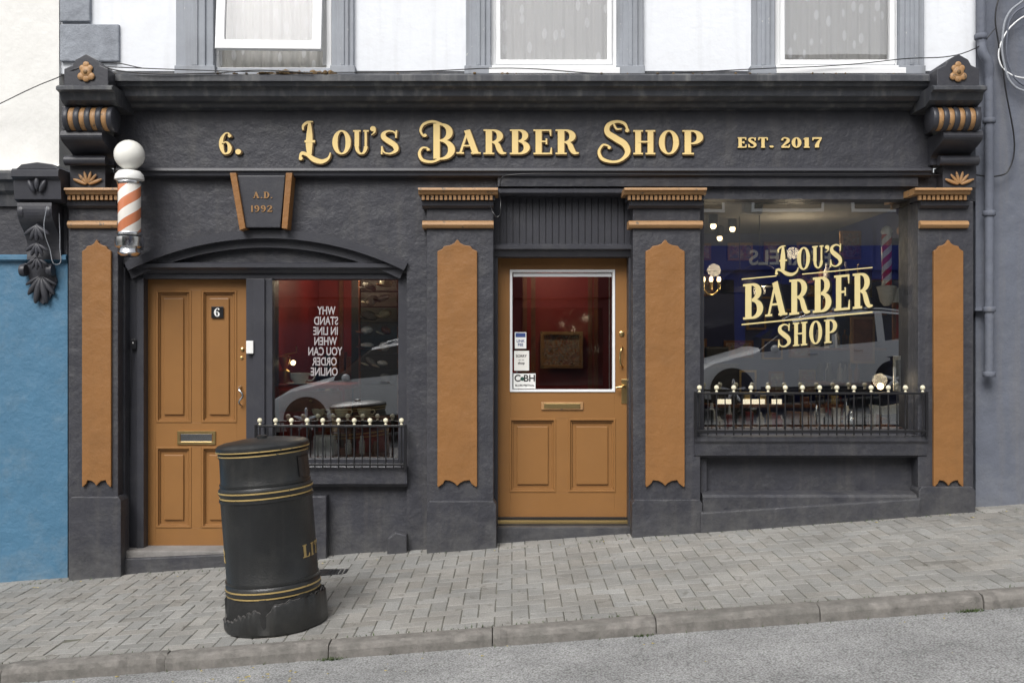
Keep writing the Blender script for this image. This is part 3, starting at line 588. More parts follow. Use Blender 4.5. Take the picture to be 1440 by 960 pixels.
# ================================================================ upper storey
TOP=-330
box('upper_wall_a',165,TOP,262,104,0.0,0.3,'white_wall',shop,0)
box('upper_wall_b',490,TOP,662,104,0.0,0.3,'white_wall',shop,0)
box('upper_wall_c',898,TOP,1066,104,0.0,0.3,'white_wall',shop,0)
box('upper_wall_d',1294,TOP,1372,104,0.0,0.3,'white_wall',shop,0)
for k,(a,b) in enumerate(((262,490),(662,898),(1066,1294))):
    box('upper_lintel_%d'%k,a,TOP,b,-190,0.0,0.3,'white_wall',shop,0)
    box('upper_apron_%d'%k,a,102,b,112,0.0,0.3,'surround',shop,0)
box('upper_wall_side',82,TOP,165,104,0.01,0.3,'white_wall',shop,0)
box('cornice_back',145,100,1322,150,-.04,.1,'cornice',shop,0)
box('roof_parapet',70,TOP-25,1385,TOP,-0.12,0.4,'surround',shop,.01)
ys=[(34,86,84,167),(-22,30,84,126),(-78,-26,84,167),(-134,-82,84,126),(-190,-138,84,167),(-246,-194,84,126)]
for k,(a,b,c,d) in enumerate(ys): box('quoin_%d'%k,c,a,d,b,-0.03,0.1,'quoin',shop,.01)
def upwin(k,x0,x1,sx0,sx1,opened=False):
    for j,(a,b) in enumerate(((sx0,x0),(x1,sx1))):
        box('architrave_%d_%d'%(k,j),a,-170,b,103,-.045,.3,'surround',shop,.008)
        w=b-a
        box('architrave_face_%d_%d'%(k,j),a+w*.22,-165,b-w*.22,94,-.065,0,'surround',shop,.008)
        box('architrave_flute_%d_%d'%(k,j),a+w*.42,-160,b-w*.42,92,-.078,0,'surround',shop,.006)
        box('architrave_base_%d_%d'%(k,j),a-2,92,b+2,104,-.095,0,'surround',shop,.006)
    box('architrave_head_%d'%k,sx0-6,-192,sx1+6,-165,-.08,.2,'surround',shop,.01)
    yw=.03; yb_=98
    fr=frame_ring('window_frame_%d'%k,x0,-165,x1,yb_+4,7,yw,yw+.08,'upvc',shop,.003)
    if not opened:
        frame_ring('sash_%d'%k,x0+7,-158,x1-7,yb_-7,7,yw-.02,yw+.05,'upvc',shop,.005)
        box('upper_glass_%d'%k,x0+13,-153,x1-13,yb_-13,yw+.02,yw+.024,'glassup',shop,0)
        profx('window_cill_%d'%k,x0-2,x1+2,[(-0.01,92),(-.09,94),(-.10,96),(-.10,103)],.1,'upvc',shop)
    else:
        s=frame_ring('sash_%d'%k,x0+9,-158,x1-9,yb_-20,13,yw-.02,yw+.03,'upvc',shop,.005)
        g=box('upper_glass_%d'%k,x0+20,-150,x1-20,yb_-31,yw,yw+.004,'glassup',shop,0)
        c=Vector((0,yw,W(0,-158,yw).z))
        Rm=Matrix.Translation(c)@Matrix.Rotation(R(-4),4,'X')@Matrix.Rotation(R(0.6),4,'Y')@Matrix.Translation(-c)
        s.data.transform(Rm); g.data.transform(Rm)
        profx('window_cill_%d'%k,x0-10,x1+10,[(0.0,96),(-.05,97),(-.06,104)],.1,'surround',shop)
        box('inner_sash_%d'%k,x0+7,-158,x0+12,92,yw+.06,yw+.075,'upvc',shop,.002)
        box('inner_sash_b_%d'%k,x1-12,-158,x1-7,92,yw+.06,yw+.075,'upvc',shop,.002)
    yc_=yw+.085
    bm=bmesh.new(); n=130; a=W(x0,0,yc_).x; b=W(x1,0,yc_).x; z0=W(0,104,yc_).z; z1=W(0,-170,yc_).z
    prev=None
    for i in range(n+1):
        t=i/n; x=a+(b-a)*t; y=yc_+.012+.010*math.sin(t*62+k)+.005*math.sin(t*141)
        cur=[bm.verts.new((x,y,z0)),bm.verts.new((x,y+.004*math.sin(t*30),z1))]
        if prev: bm.faces.new([prev[0],cur[0],cur[1],prev[1]])
        prev=cur
    frombm(bm,'net_curtain_%d'%k,'net',shop,True)
    wbox('upper_room_back_%d'%k,(a-.2,.9,z0-.1),(b+.2,.95,z1+.1),'iwall',shop)
def netmat():
    m,nt,b=newmat('net_curtain'); N=nt.nodes; L=nt.links
    tc=N.new('ShaderNodeTexCoord'); mp=N.new('ShaderNodeMapping'); mp.inputs['Rotation'].default_value=(0,R(25),0); mp.inputs['Scale'].default_value=(9,1,3.6); L.new(tc.outputs['Object'],mp.inputs['Vector'])
    v=N.new('ShaderNodeTexVoronoi'); v.inputs['Scale'].default_value=1.5; v.inputs['Randomness'].default_value=.8; L.new(mp.outputs[0],v.inputs['Vector'])
    r=ramp(nt,[(0.2,(0.98,0.98,0.96,1)),(0.27,(0.72,0.71,0.67,1))]); L.new(v.outputs['Distance'],r.inputs['Fac']); L.new(r.outputs['Color'],b.inputs['Base Color']); b.inputs['Roughness'].default_value=.9
    return m
M['net']=netmat(); M['iwall']=paint('upper_room_wall',(0.5,0.5,0.48),0.9,var=0.03,bump=0)
upwin(1,300,466,247,497,True); upwin(2,690,868,655,905); upwin(3,1090,1266,1058,1300)
# ================================================================ neighbours
ln=group('blue_neighbour_building',(-5,.3,0))
box('cream_wall',-900,TOP-40,83,244,-0.02,0.3,'cream_wall',ln,0)
profx('neighbour_fascia_mould',-900,84,[(-0.10,240),(-0.16,243),(-0.16,252),(-0.13,256),(-0.11,268),(-0.07,274),(-0.06,290)],0.2,'cornice',ln)
profx('neighbour_flashing',-900,84,[(-0.02,232),(-0.12,238),(-0.12,240)],0.2,'cream_wall',ln)
box('neighbour_fascia',-900,288,95,362,-0.03,0.3,'stucco',ln,0)
profx('neighbour_blue_cap',-900,94,[(-0.06,358),(-0.08,360),(-0.08,365),(-0.05,368)],0.2,'blue',ln)
box('blue_wall',-900,362,95,1150,-0.035,0.3,'blue',ln,0)
box('neighbour_roof',-900,TOP-80,83,TOP-40,-0.2,3,'slate',ln,0)
cb=group('carved_corbel',W(52,300,-.1))
profx('corbel_cap',20,86,[(-0.28,237),(-0.30,240),(-0.30,248),(-0.26,254),(-0.25,280),(-0.20,285)],0,'dark',cb,yref=-.25)
poly('corbel_pediment',[(22,238),(30,231),(52,228),(74,231),(82,238)],-.29,0,'dark',cb,.004)
for dx in (-1,0,1): ball('corbel_rosette',W(52+dx*8,262-(4 if dx==0 else 0),-.27),.045,'dark',cb,(.45,.5,1.2),Matrix.Rotation(R(dx*25),3,'Y'))
pf=[]
for k in range(19):
    t=k/18; pf.append((-0.24+0.17*t-0.035*math.sin(t*math.pi*2.2),285+t*80))
profx('corbel_scroll',28,76,pf,-.03,'dark',cb,yref=-.2)
for x in (33,71): rev('corbel_volute_%d'%x,[(.06,-.02),(.065,0),(.06,.02)],W(x,298,-.19),'dark',cb,axis='x'); rev('corbel_volute_low_%d'%x,[(.045,-.02),(.05,0),(.045,.02)],W(x,380,-.10),'dark',cb,axis='x')
for j,(yy,sc) in enumerate(((318,1.0),(342,.85),(362,.7))):
    for a in (-55,-25,0,25,55):
        rot=Matrix.Rotation(R(a),3,'Y'); ball('corbel_leaf_%d'%j,W(52,yy,-.22+.03*j)+rot@Vector((0,0,-.05)),.075*sc,'dark',cb,(.26,.3,.9),rot)
poly('corbel_drop_back',[(33,370),(72,370),(80,395),(70,420),(60,428),(50,420),(42,395)],-.06,0,'dark',cb,.006)
for a,l in ((-60,.07),(-35,.09),(-12,.11),(12,.11),(35,.09),(60,.07)):
    rot=Matrix.Rotation(R(a),3,'Y'); ball('corbel_drop_leaf',W(58,388,-.07)+rot@Vector((0,0,-l)),l,'dark',cb,(.25,.3,1),rot)
tube('corbel_wire',[W(66,290,-.3),W(62,320,-.3),W(70,350,-.24),W(80,372,-.2),W(84,345,-.18),W(83,300,-.16)],.003,'surround',cb)
rn=group('grey_neighbour_building',(5,.3,0))
box('grey_wall',1372,TOP-40,2400,1150,0.02,0.3,'greywall',rn,0)
box('grey_roof',1372,TOP-80,2400,TOP-40,-0.2,3,'slate',rn,0)
dp=group('drainpipe',W(1390,300,-.06))
tube('pipe_upper',[W(1379,TOP,-.07),W(1379,40,-.07),W(1380,60,-.07)],.038,'greywall',dp,smoothc=False)
tube('pipe_bend',[W(1380,60,-.07),W(1382,74,-.09),W(1390,90,-.09),W(1391,110,-.07)],.036,'greywall',dp)
tube('pipe_lower',[W(1391,105,-.07),W(1391,528,-.07)],.036,'greywall',dp,smoothc=False)
for y in (52,170,300,435,526): rev('pipe_collar_%d'%y,[(.044,-.02),(.048,-.015),(.048,.015),(.044,.02)],W(1391 if y>100 else 1379,y,-.07),'greywall',dp)
box('pipe_clip',1372,432,1388,437,-.05,0.02,'greywall',dp,.002)
def cable(pts,r=.006,mat='black',y=-.05):
    o=tube('cable',[W(a,b,(c[0] if c else y)) for a,b,*c in pts],r,mat)
    return o
cable([(1440,0),(1418,20),(1410,50),(1412,90),(1425,120),(1445,130)],.009,'surround')
cable([(1450,5),(1424,22),(1416,55),(1420,95),(1436,118),(1460,124)],.008,'greywall')
cable([(1460,15),(1430,30),(1408,60),(1406,88),(1420,104),(1452,112)],.006,'upvc')
cable([(1436,-60),(1408,-10),(1400,20),(1404,60),(1412,110),(1418,240),(1400,248),(1370,246),(1300,246,-.12),(1200,245,-.12),(1000,246,-.12),(720,246,-.12),(706,250,-.1),(703,262,-.1)],.006,'black')
cable([(146,94,-.2),(250,98,-.3),(420,102,-.32),(600,100,-.25),(720,96,-.2),(860,104,-.25),(1090,96,-.15),(1180,92,-.12),(1260,84,-.12),(1372,68,-.1),(1400,40,-.08)],.004,'black')
cable([(-40,165,-.1),(0,146,-.15),(50,122,-.3),(84,108,-.4),(110,96,-.46),(150,88,-.3),(200,96,-.3)],.004,'black')
cable([(700,268,-.1),(704,290,-.2),(700,305,-.2),(694,300,-.2),(690,290,-.16)],.006,'black')
cable([(132,90,-.3),(170,100,-.34),(300,103,-.35),(360,99,-.35),(440,103,-.35)],.005,'black')
bm=bmesh.new()
for i in range(520):
    cl=random.choice([(430,28),(385,20),(320,15),(455,10),(1000,200),(760,120),(200,40)]) if random.random()<.85 else (700,500)
    px=random.gauss(*cl); 
    if not 150<px<1318: continue
    v=W(px,104,-.3+random.random()*.2); s=random.uniform(.005,.016)*(1.6 if 360<px<470 else .7)
    bmesh.ops.create_icosphere(bm,subdivisions=1,radius=s,matrix=Matrix.Translation((v.x,random.uniform(-.32,-.12),W(0,104,-.31).z+s*.3))@Matrix.Diagonal((random.uniform(.7,1.8),1,random.uniform(.5,1.2),1)))
frombm(bm,'moss_growth','moss')
# ================================================================ railings
def railing(name,px0,px1,pt,pb,y,nb):
    g=group(name,W((px0+px1)/2,pb,y))
    a=W(px0,pt,y); b=W(px1,pb,y)
    for k,(zz,h) in enumerate(((a.z,.008),(b.z,.009))):
        wbox('rail_%d'%k,(a.x,y-.010,zz-h),(b.x,y+.010,zz+h),'black',g,.003)
    n=nb*2
    for i in range(n+1):
        x=a.x+.03+(b.x-a.x-.06)*i/n; big=(i%2==0)
        zt=a.z+(.008); r=.0062 if big else .0045
        rev('baluster_%d'%i,[(r,b.z-.03),(r,b.z+.02),(r*1.5,b.z+.03),(r,b.z+.04),(r,a.z-.01)],(x,y,0),'black',g,seg=8)
        if big:
            rev('finial_neck_%d'%i,[(.008,zt),(.013,zt+.006),(.007,zt+.014),(.006,zt+.02)],(x,y,0),'cream',g,seg=10)
            ball('finial_%d'%i,(x,y,zt+.036),.0195,'cream',g,seg=12)
    for x in (a.x+.02,b.x-.02):
        wbox('bracket',(x-.008,y,a.z-.007),(x+.008,0.06,a.z+.006),'black',g); wbox('bracket_low',(x-.008,y,b.z-.007),(x+.008,0.06,b.z+.006),'black',g)
    for x in (a.x,b.x): wbox('end_post',(x-.01,y-.013,b.z-.04),(x+.01,y+.013,a.z+.015),'black',g,.002)
railing('window_railing',978,1303,553,606,-.16,13)
railing('window_railing.001',360,570,599,653,-.10,9)
# ================================================================ barber pole
by=-0.27; bc=W(182,0,by); s=(D+by)/F
Zp=lambda py: W(0,py,by).z
bp=group('barber_pole',(bc.x,by,Zp(330)))
ball('globe',(bc.x,by,Zp(218)),21*s,'globe',bp,seg=32)
rev('top_cap',[(11*s,Zp(240)),(15*s,Zp(241)),(19*s,Zp(246)),(20*s,Zp(250)),(20*s,Zp(253)),(16*s,Zp(255))][::-1],(bc.x,by,0),'whitep',bp)
M['pole']=stripe_mat('barber_stripes',bc.x,by,6.2,(0.78,0.75,0.70),(0.56,0.20,0.10))
rev('striped_cylinder',[(15*s,Zp(331)),(15.5*s,Zp(330)),(15.5*s,Zp(256)),(15*s,Zp(255))],(bc.x,by,0),'pole',bp,seg=40)
for k,yy in enumerate((257,329)): rev('band_%d'%k,[(16.5*s,Zp(yy)-.012),(17.5*s,Zp(yy)),(16.5*s,Zp(yy)+.012)],(bc.x,by,0),'chrome',bp,seg=32)
rev('base_cap',[(4*s,Zp(362)),(12*s,Zp(360)),(16*s,Zp(356)),(14*s,Zp(350)),(19*s,Zp(347)),(20*s,Zp(340)),(20*s,Zp(334)),(16*s,Zp(332))],(bc.x,by,0),'chrome',bp,seg=32)
for yy in (250,345): wbox('wall_arm_%d'%yy,(bc.x-.03,by+.05,Zp(yy)-.02),(bc.x+.03,-.05,Zp(yy)+.02),'chrome',bp,.004)
# ================================================================ litter bin
bn=group('litter_bin',(0,0,0))
bx,byy=-1.425,-1.80
tilt=Matrix.Translation((bx,byy,gz(bx,byy)))@Matrix.Rotation(-math.atan(SL)-R(.2),4,'Y')
def brev(name,prof,mat,seg=56,jag=None,caps=True):
    bm=bmesh.new(); rings=[]
    for k,(r,h) in enumerate(prof):
        ring=[]
        for i in range(seg):
            a=2*math.pi*i/seg; rr,hh=(r,h) if jag is None else jag(k,a,r,h)
            ring.append(bm.verts.new((rr*math.cos(a),rr*math.sin(a),hh)))
        rings.append(ring)
    for A,B in zip(rings,rings[1:]):
        for i in range(seg):
            j=(i+1)%seg; bm.faces.new([A[i],A[j],B[j],B[i]])
    if caps: bm.faces.new(rings[0][::-1]); bm.faces.new(rings[-1])
    bmesh.ops.recalc_face_normals(bm,faces=bm.faces)
    bm.transform(tilt); o=frombm(bm,name,mat,bn,True); md=o.modifiers.new('es','EDGE_SPLIT'); md.split_angle=R(38); return o
brev('body',[(.27,.20),(.281,.225),(.281,.262),(.276,.27),(.272,.278),(.272,.80),(.279,.81),(.279,.838),(.268,.848),(.264,.855),(.259,1.02),(.266,1.03),(.266,1.05),(.260,1.055)],'bin')
brev('lid',[(.260,1.056),(.274,1.058),(.277,1.070),(.275,1.088),(.262,1.100),(.235,1.108),(.228,1.104),(.20,1.112),(.15,1.120),(.05,1.124),(.03,1.124)],'bin')
brev('lid_knob',[(.03,1.122),(.03,1.138),(.015,1.144)],'bin',seg=20)
def cutf(a):
    ad=math.degrees(a)%360; cut=0
    if 188<ad<=225: cut=-.105+.012*math.sin(ad*.7)
    elif 225<ad<=262: cut=-.105+.075*(ad-225)/37+.012*math.sin(ad*.9)
    elif 262<ad<=272: cut=-.03-.045*(ad-262)/10
    elif 272<ad<=282: cut=-.075+.06*(ad-272)/10
    elif 282<ad<300: cut=-.015+.012*(ad-282)/18
    return cut+.004*math.sin(a*23)+.003*math.sin(a*41)
def jg(k,a,r,h):
    d=0.010*math.sin(a*5+1)+.005*math.sin(a*13)
    c=cutf(a)
    if k>=2:
        f={2:.5,3:1,4:1,5:1}[k]
        return r+d*.5+(.008*math.sin(a*9) if c<-.02 else 0),h+c*f
    return r+d*.3,h
brev('base_skirt',[(.296,0.0),(.304,.012),(.304,.09),(.302,.178),(.298,.186),(.290,.184)],'bin',seg=160,jag=jg,caps=False)
def jr2(k,a,r,h):
    d=0.010*math.sin(a*5+1)+.005*math.sin(a*13); c=cutf(a)
    r1=r+d*.5+(.008*math.sin(a*9) if c<-.02 else 0)
    if c>-.02: r1-=.02
    return r1,h+c
brev('torn_rim',[(.3025,.182),(.3035,.187),(.296,.189),(.288,.184)],'bintear',seg=160,jag=jr2,caps=False)
brev('base_inner',[(.286,0.004),(.287,.12),(.274,.21)],'binedge',jag=lambda k,a,r,h:(r+.005*math.sin(a*7)+.003*math.sin(a*15),h))
def band(h,r,nm,mat='bingold',t=.006): brev(nm,[(r-.004,h-t),(r,h-t*.8),(r,h+t*.8),(r-.004,h+t)],mat)
for k,(h,r) in enumerate(((.246,.2835),(.212,.279),(.824,.2815),(.79,.2745),(1.04,.2685),(1.064,.2785))):
    band(h,r,'gold_line_%d'%k,t=(.005 if k not in (4,5) else .004))
for k,(h,r) in enumerate(((.287,.280),(.773,.279),(.864,.2705),(.228,.283))): band(h,r,'ridge_%d'%k,'bin',.008)
def cylmap(px,py,d):
    a=R(px); r=.273+d
    return tilt@Vector((r*math.cos(a),r*math.sin(a),(890-py)/1000))
def litter(a0,nm):
    it=[];a=a0
    for c,w in (('L',13),('I',7),('T',13),('T',13),('E',12),('R',14)):
        it.append((c,a,a+w,405,480)); a+=w+3
    return letters(nm,it,cylmap,['bingold','bingold'],bn,thick=.001,grow=.0)
litter(-34,'litter_text_a'); litter(122,'litter_text_b')
bm=bmesh.new()
n=12; P=[];Q=[]
for i in range(n+1):
    a=R(-28+88*i/n); P.append(bm.verts.new((.2685*math.cos(a),.2685*math.sin(a),.885))); Q.append(bm.verts.new((.2635*math.cos(a),.2635*math.sin(a),1.005)))
for i in range(n): bm.faces.new([P[i],P[i+1],Q[i+1],Q[i]])
bm.transform(tilt); frombm(bm,'aperture','idark',bn)
# ================================================================ ground
def sheet(name,x0,x1,y0,y1,zf,mat,parent=None):
    bm=bmesh.new(); bm.faces.new([bm.verts.new((x,y,zf(x,y))) for x,y in ((x0,y0),(x1,y0),(x1,y1),(x0,y1))]); return frombm(bm,name,mat,parent)
KY=-2.20
sheet('ground',-300,300,-300,300,lambda x,y:SL*x-0.32,'joint')
sheet('pavement_bedding',-40,40,KY,0.35,lambda x,y:gz(x,y)-.0045,'joint')
bm=bmesh.new(); lay=bm.loops.layers.float_color.new('tone')
cs=.1; ni=170; nj=int(2.6/cs); x00=-8.0; g=.0027
def brick(i0,j0,i1,j1):
    xa=x00+i0*cs+g; xb=x00+i1*cs-g; ya=KY+j0*cs+g; yb=KY+j1*cs-g
    if ya>0.3: return
    ya=max(ya,KY+.001); h=random.gauss(0,.0011); tx=random.gauss(0,.005); ty=random.gauss(0,.005)
    cx,cy=(xa+xb)/2,(ya+yb)/2
    def z(x,y,e): return gz(x,y)+h+tx*(x-cx)+ty*(y-cy)-e
    ch=.0045
    O=[bm.verts.new((x,y,z(x,y,.012))) for x,y in ((xa,ya),(xb,ya),(xb,yb),(xa,yb))]
    M_=[bm.verts.new((x,y,z(x,y,.003))) for x,y in ((xa,ya),(xb,ya),(xb,yb),(xa,yb))]
    I=[bm.verts.new((x,y,z(x,y,0))) for x,y in ((xa+ch,ya+ch),(xb-ch,ya+ch),(xb-ch,yb-ch),(xa+ch,yb-ch))]
    fs=[bm.faces.new(I)]
    for k in range(4):
        l=(k+1)%4; fs.append(bm.faces.new([M_[k],M_[l],I[l],I[k]])); fs.append(bm.faces.new([O[k],O[l],M_[l],M_[k]]))
    t=random.gauss(.285,.019); w=random.uniform(-.005,.006); col=(t+w+.004,t+.0,t-w-.012,1)
    for f in fs:
        for lp in f.loops: lp[lay]=col
for i in range(-1,ni):
    for j in range(-1,nj):
        k=(i-j)%4
        if k==0 and j>=0: brick(i,j,i+2,j+1)
        elif k==3:
            if j>=0: brick(i,j,i+1,j+2)
            else: brick(i,0,i+1,1)
frombm(bm,'pavement','paver')
kb=group('kerb',(0,KY-.06,0)); xk=-8.3
while xk<9:
    xn=xk+.91; 
    h=random.gauss(0,.0025); xa,xb=xk+.003,xn-.003
    bm=bmesh.new()
    def kz(x,dz): return gz(x,KY)+dz+h
    pr=[(KY-.001,-.3),(KY-.001,0.0),(KY-.05,0.001),(KY-.095,-.003),(KY-.112,-.012),(KY-.122,-.035),(KY-.13,-.3)]
    rows=[]
    nn=22
    for q in range(nn+1):
        x=xa+(xb-xa)*q/nn; e=.005 if q in(0,nn) else 0
        chip=random.random()<.08
        rows.append([bm.verts.new((x,y+(random.gauss(0,.0022)+(.010 if chip else 0) if 2<m<6 else 0)+(e if m>=3 else 0),kz(x,z)+(random.gauss(0,.0013)-(.006 if chip and m>2 else 0) if m>1 and m<6 else 0)-(e*.6 if 0<m<6 else 0))) for m,(y,z) in enumerate(pr)])
    for A,B in zip(rows,rows[1:]):
        for m in range(6): bm.faces.new([A[m],B[m],B[m+1],A[m+1]])
    bm.faces.new(rows[0]); bm.faces.new(rows[-1][::-1]); bmesh.ops.recalc_face_normals(bm,faces=bm.faces)
    frombm(bm,'kerb_stone','granite',kb); xk=xn
sheet('road',-60,60,-11.6,KY-.05,lambda x,y:SL*x+gz(0,KY)-.082+(.0 if y>-5 else .10),'road')
sheet('far_pavement',-60,60,-14.2,-11.6,lambda x,y:SL*x+.16,'concrete')
gx,gy=-1.30,-.55
dg=group('drain_grate',(gx,gy,gz(gx,gy)))
for k in range(7):
    x=gx-.09+k*.03; wbox('bar_%d'%k,(x-.009,gy-.07,gz(x,gy)-.004),(x+.009,gy+.07,gz(x,gy)+.005),'black',dg,.002)
for k,(a,b,c,d) in enumerate(((-.11,-.085,.11,-.07),(-.11,.07,.11,.085))): wbox('rim_%d'%k,(gx+a,gy+b,gz(gx,gy)-.01),(gx+c,gy+d,gz(gx,gy)+.006),'black',dg,.002)
wbox('pit',(gx-.1,gy-.075,gz(gx,gy)-.005),(gx+.1,gy+.075,gz(gx,gy)+.0015),'idark',dg)
bm=bmesh.new()
for i in range(110):
    x=random.uniform(-4,4); y=random.choice([random.uniform(-3.2,-2.36),random.uniform(-2.5,-2.34),random.uniform(-.35,-.18)]) 
    if i<26: x=random.gauss(-1.45,.2); y=random.gauss(-2.62,.09)
    z=(gz(x,y)+.006) if y>KY else SL*x+gz(0,KY)-.082+.006+.0
    s=random.uniform(.005,.016); a=random.random()*6
    P=[]
    for q in range(6):
        t=q/6*2*math.pi; P.append(bm.verts.new((x+s*math.cos(t)*math.cos(a)-.5*s*math.sin(t)*math.sin(a),y+s*math.cos(t)*math.sin(a)+.5*s*math.sin(t)*math.cos(a),z+.003*math.sin(t*2+a))))
    bm.faces.new(P)
frombm(bm,'fallen_leaves','leafy')
bm=bmesh.new()
for i in range(560):
    sel=random.random()
    if sel<.35: x=random.choice([-1.0,-1.0,.72,2.54,2.54,random.uniform(-4,4)])+random.gauss(0,.04); y=KY-.14+random.gauss(0,.008); z=SL*x+gz(0,KY)-.082
    elif sel<.65: x=random.uniform(-4,4); y=KY+random.gauss(0,.006); z=gz(x,y)-.002
    else: x=random.uniform(-4,4); y=-.19+random.gauss(0,.02); z=gz(x,y)-.003
    for b_ in range(3):
        a=random.random()*6.28; l=random.uniform(.006,.022); w=.0025
        dx,dy=math.cos(a),math.sin(a)
        p0=Vector((x-dy*w,y+dx*w,z)); p1=Vector((x+dy*w,y-dx*w,z)); p2=Vector((x+dx*l*.7,y+dy*l*.7,z+l))
        bm.faces.new([bm.verts.new(v) for v in (p0,p1,p2)])
frombm(bm,'weeds','weed')
# ================================================================ interiors
fz=.12
rm=group('shop_interior',(1,2,0))
cz_=W(0,262,.2).z
def room(tag,x0,x1,yb,wl,fl,cl):
    wbox('back_wall_'+tag,(x0,yb,-.4),(x1,yb+.05,cz_),wl,rm); wbox('side_wall_a_'+tag,(x0-.05,.3,-.4),(x0,yb,cz_),wl,rm); wbox('side_wall_b_'+tag,(x1,.3,-.4),(x1+.05,yb,cz_),wl,rm)
    wbox('ceiling_'+tag,(x0-.05,.3,cz_),(x1+.05,yb,cz_+.05),cl,rm); wbox('floor_'+tag,(x0,.3,fz-.05),(x1,yb,fz),fl,rm)
room('left',-2.0,1.38,2.6,'red','wood','idark'); room('right',1.5,3.6,3.8,'iblue','idark','ceil')
zs=W(0,600,.15).z
ds=group('window_display',(2.3,.4,zs))
wbox('display_shelf',(1.5,.12,zs-.06),(3.1,.55,zs-.0),'wood',ds,.004)
random.seed(21)
cols=['brass','idark','whitep','wood','chrome','red','paper','goldworn','idark','idark']
x=1.53
while x<3.05:
    h=random.uniform(.06,.18); w=random.uniform(.02,.045); m=random.choice(cols); y=random.uniform(.18,.45)
    if random.random()<.6: rev('bottle',[(w,zs),(w,zs+h*.6),(w*.5,zs+h*.75),(w*.4,zs+h),(w*.2,zs+h+.005)],(x,y,0),m,ds,seg=14)
    else: wbox('product_box',(x-w,y-w,zs),(x+w,y+w,zs+h*.8),m,ds,.003)
    x+=random.uniform(.035,.08)
wbox('strip_shelf',(1.62,.5,zs+.13),(2.75,.70,zs+.155),'wood',ds)
for a,b in ((1.70,1.82),(1.92,2.10),(2.16,2.24)): wbox('lit_strip',(a,.5,zs+.16),(b,.52,zs+.20),'tubelight',ds)
for k in range(9): wbox('strip_prop',(1.7+k*.12,.54,zs+.155),(1.76+k*.12,.6,zs+.155+random.uniform(.05,.12)),random.choice(cols),ds,.003)
ob=group('open_book',W(1243,575,.2)); 
poly('pages_left',[(1222,568),(1242,571),(1242,583),(1226,581)],.125,.14,'paper',ob,0); poly('pages_right',[(1243,571),(1264,567),(1262,581),(1243,583)],.125,.14,'paper',ob,0)
pc=group('photo_frame',W(1267,525,.25)); poly('frame',[(1257,500),(1280,500),(1280,550),(1257,550)],.25,.27,'whitep',pc,.003); poly('picture',[(1260,506),(1277,506),(1277,542),(1260,542)],.247,.25,'surround',pc,0)
tl=group('table_lamp',W(1238,545,.35)); v=W(1238,575,.35)
rev('lamp_base',[(.035,zs),(.035,zs+.01),(.008,zs+.02),(.008,zs+.14)],(v.x,.35,0),'brass',tl,seg=16); ball('lamp_bulb',(v.x,.35,W(0,543,.35).z),.028,'bulb',tl)
sp=group('small_barber_pole',W(1247,380,.3)); v=W(1247,0,.3); sz=(8.3)/1440
zz=lambda py:W(0,py,.3).z
M['pole2']=stripe_mat('small_barber_stripes',v.x,.3,9,(0.75,0.75,0.75),(0.55,0.02,0.03))
rev('stripes',[(7*sz,zz(402)),(7*sz,zz(330))],(v.x,.3,0),'pole2',sp,seg=24); rev('cap',[(6*sz,zz(330)),(8*sz,zz(326)),(6*sz,zz(320)),(2*sz,zz(318))],(v.x,.3,0),'whitep',sp,seg=24)
rev('foot',[(4*sz,zz(430)),(9*sz,zz(424)),(12*sz,zz(410)),(14*sz,zz(403)),(6*sz,zz(401))],(v.x,.3,0),'whitep',sp,seg=24)
wbox('bracket',(v.x,.3,zz(425)),(3.6,.33,zz(405)),'whitep',sp)
pw=group('framed_picture',(2.6,3.7,1.6))
def picw(cx,cz0,w,h,y,m='ginger',fm='brass'):
    wbox('frame',(cx-w/2,y-.03,cz0-h/2),(cx+w/2,y,cz0+h/2),fm,pw,.004); wbox('picture',(cx-w/2+.025,y-.036,cz0-h/2+.025),(cx+w/2-.025,y-.028,cz0+h/2-.025),m,pw)
random.seed(5)
zrow=.95
while zrow<2.5:
    xx=1.6; hmax=random.uniform(.25,.36)
    while xx<3.5:
        w_=random.uniform(.18,.36); h_=hmax*random.uniform(.7,1)
        if xx+w_<3.58 and random.random()<.7: picw(xx+w_/2,zrow+hmax/2,w_,h_,3.79,random.choice(['ginger','canvas','idark','ginger','iblue']),random.choice(['brass','wood','goldworn','wood']))
        xx+=w_+random.uniform(.06,.2)
    zrow+=hmax+.09
for k,(px,py,w,h,yy,m,f) in enumerate(((1212,478,34,66,1.6,'wood','goldworn'),(1264,452,20,54,.6,'red','wood'),(1215,395,20,46,1.9,'ginger','brass'),(1195,345,30,40,2.2,'canvas','goldworn'),(1262,365,22,60,1.2,'iblue','idark'))):
    P=W(px,py,yy); s_=(D+yy)/F; picw(P.x,P.z,w*s_,h*s_,yy,m,f)
su=group('shelving_unit',W(1215,430,2.2))
for k in range(6):
    zk=.5+k*.33; wbox('shelf_%d'%k,(2.95,1.7,zk),(3.55,2.6,zk+.02),'wood',su)
    for j in range(9):
        y=1.75+j*.09; rev('shelf_bottle',[(.03,zk+.02),(.03,zk+.13),(.012,zk+.16),(.012,zk+.2)],(3.02+random.random()*.3,y,0),random.choice(cols),su,seg=10)
bcx=group('barber_chair',(2.1,2.2,fz))
wbox('seat',(1.85,2.0,.62),(2.35,2.5,.74),'idark',bcx,.03); wbox('backrest',(1.87,2.45,.74),(2.33,2.58,1.35),'idark',bcx,.04); wbox('headrest',(1.98,2.47,1.37),(2.22,2.56,1.52),'idark',bcx,.02)
for a in (1.8,2.34): wbox('armrest',(a,2.05,.85),(a+.07,2.5,.92),'chrome',bcx,.01)
rev('pedestal',[(.28,fz),(.27,fz+.04),(.07,fz+.07),(.06,.62)],(2.1,2.25,0),'chrome',bcx)
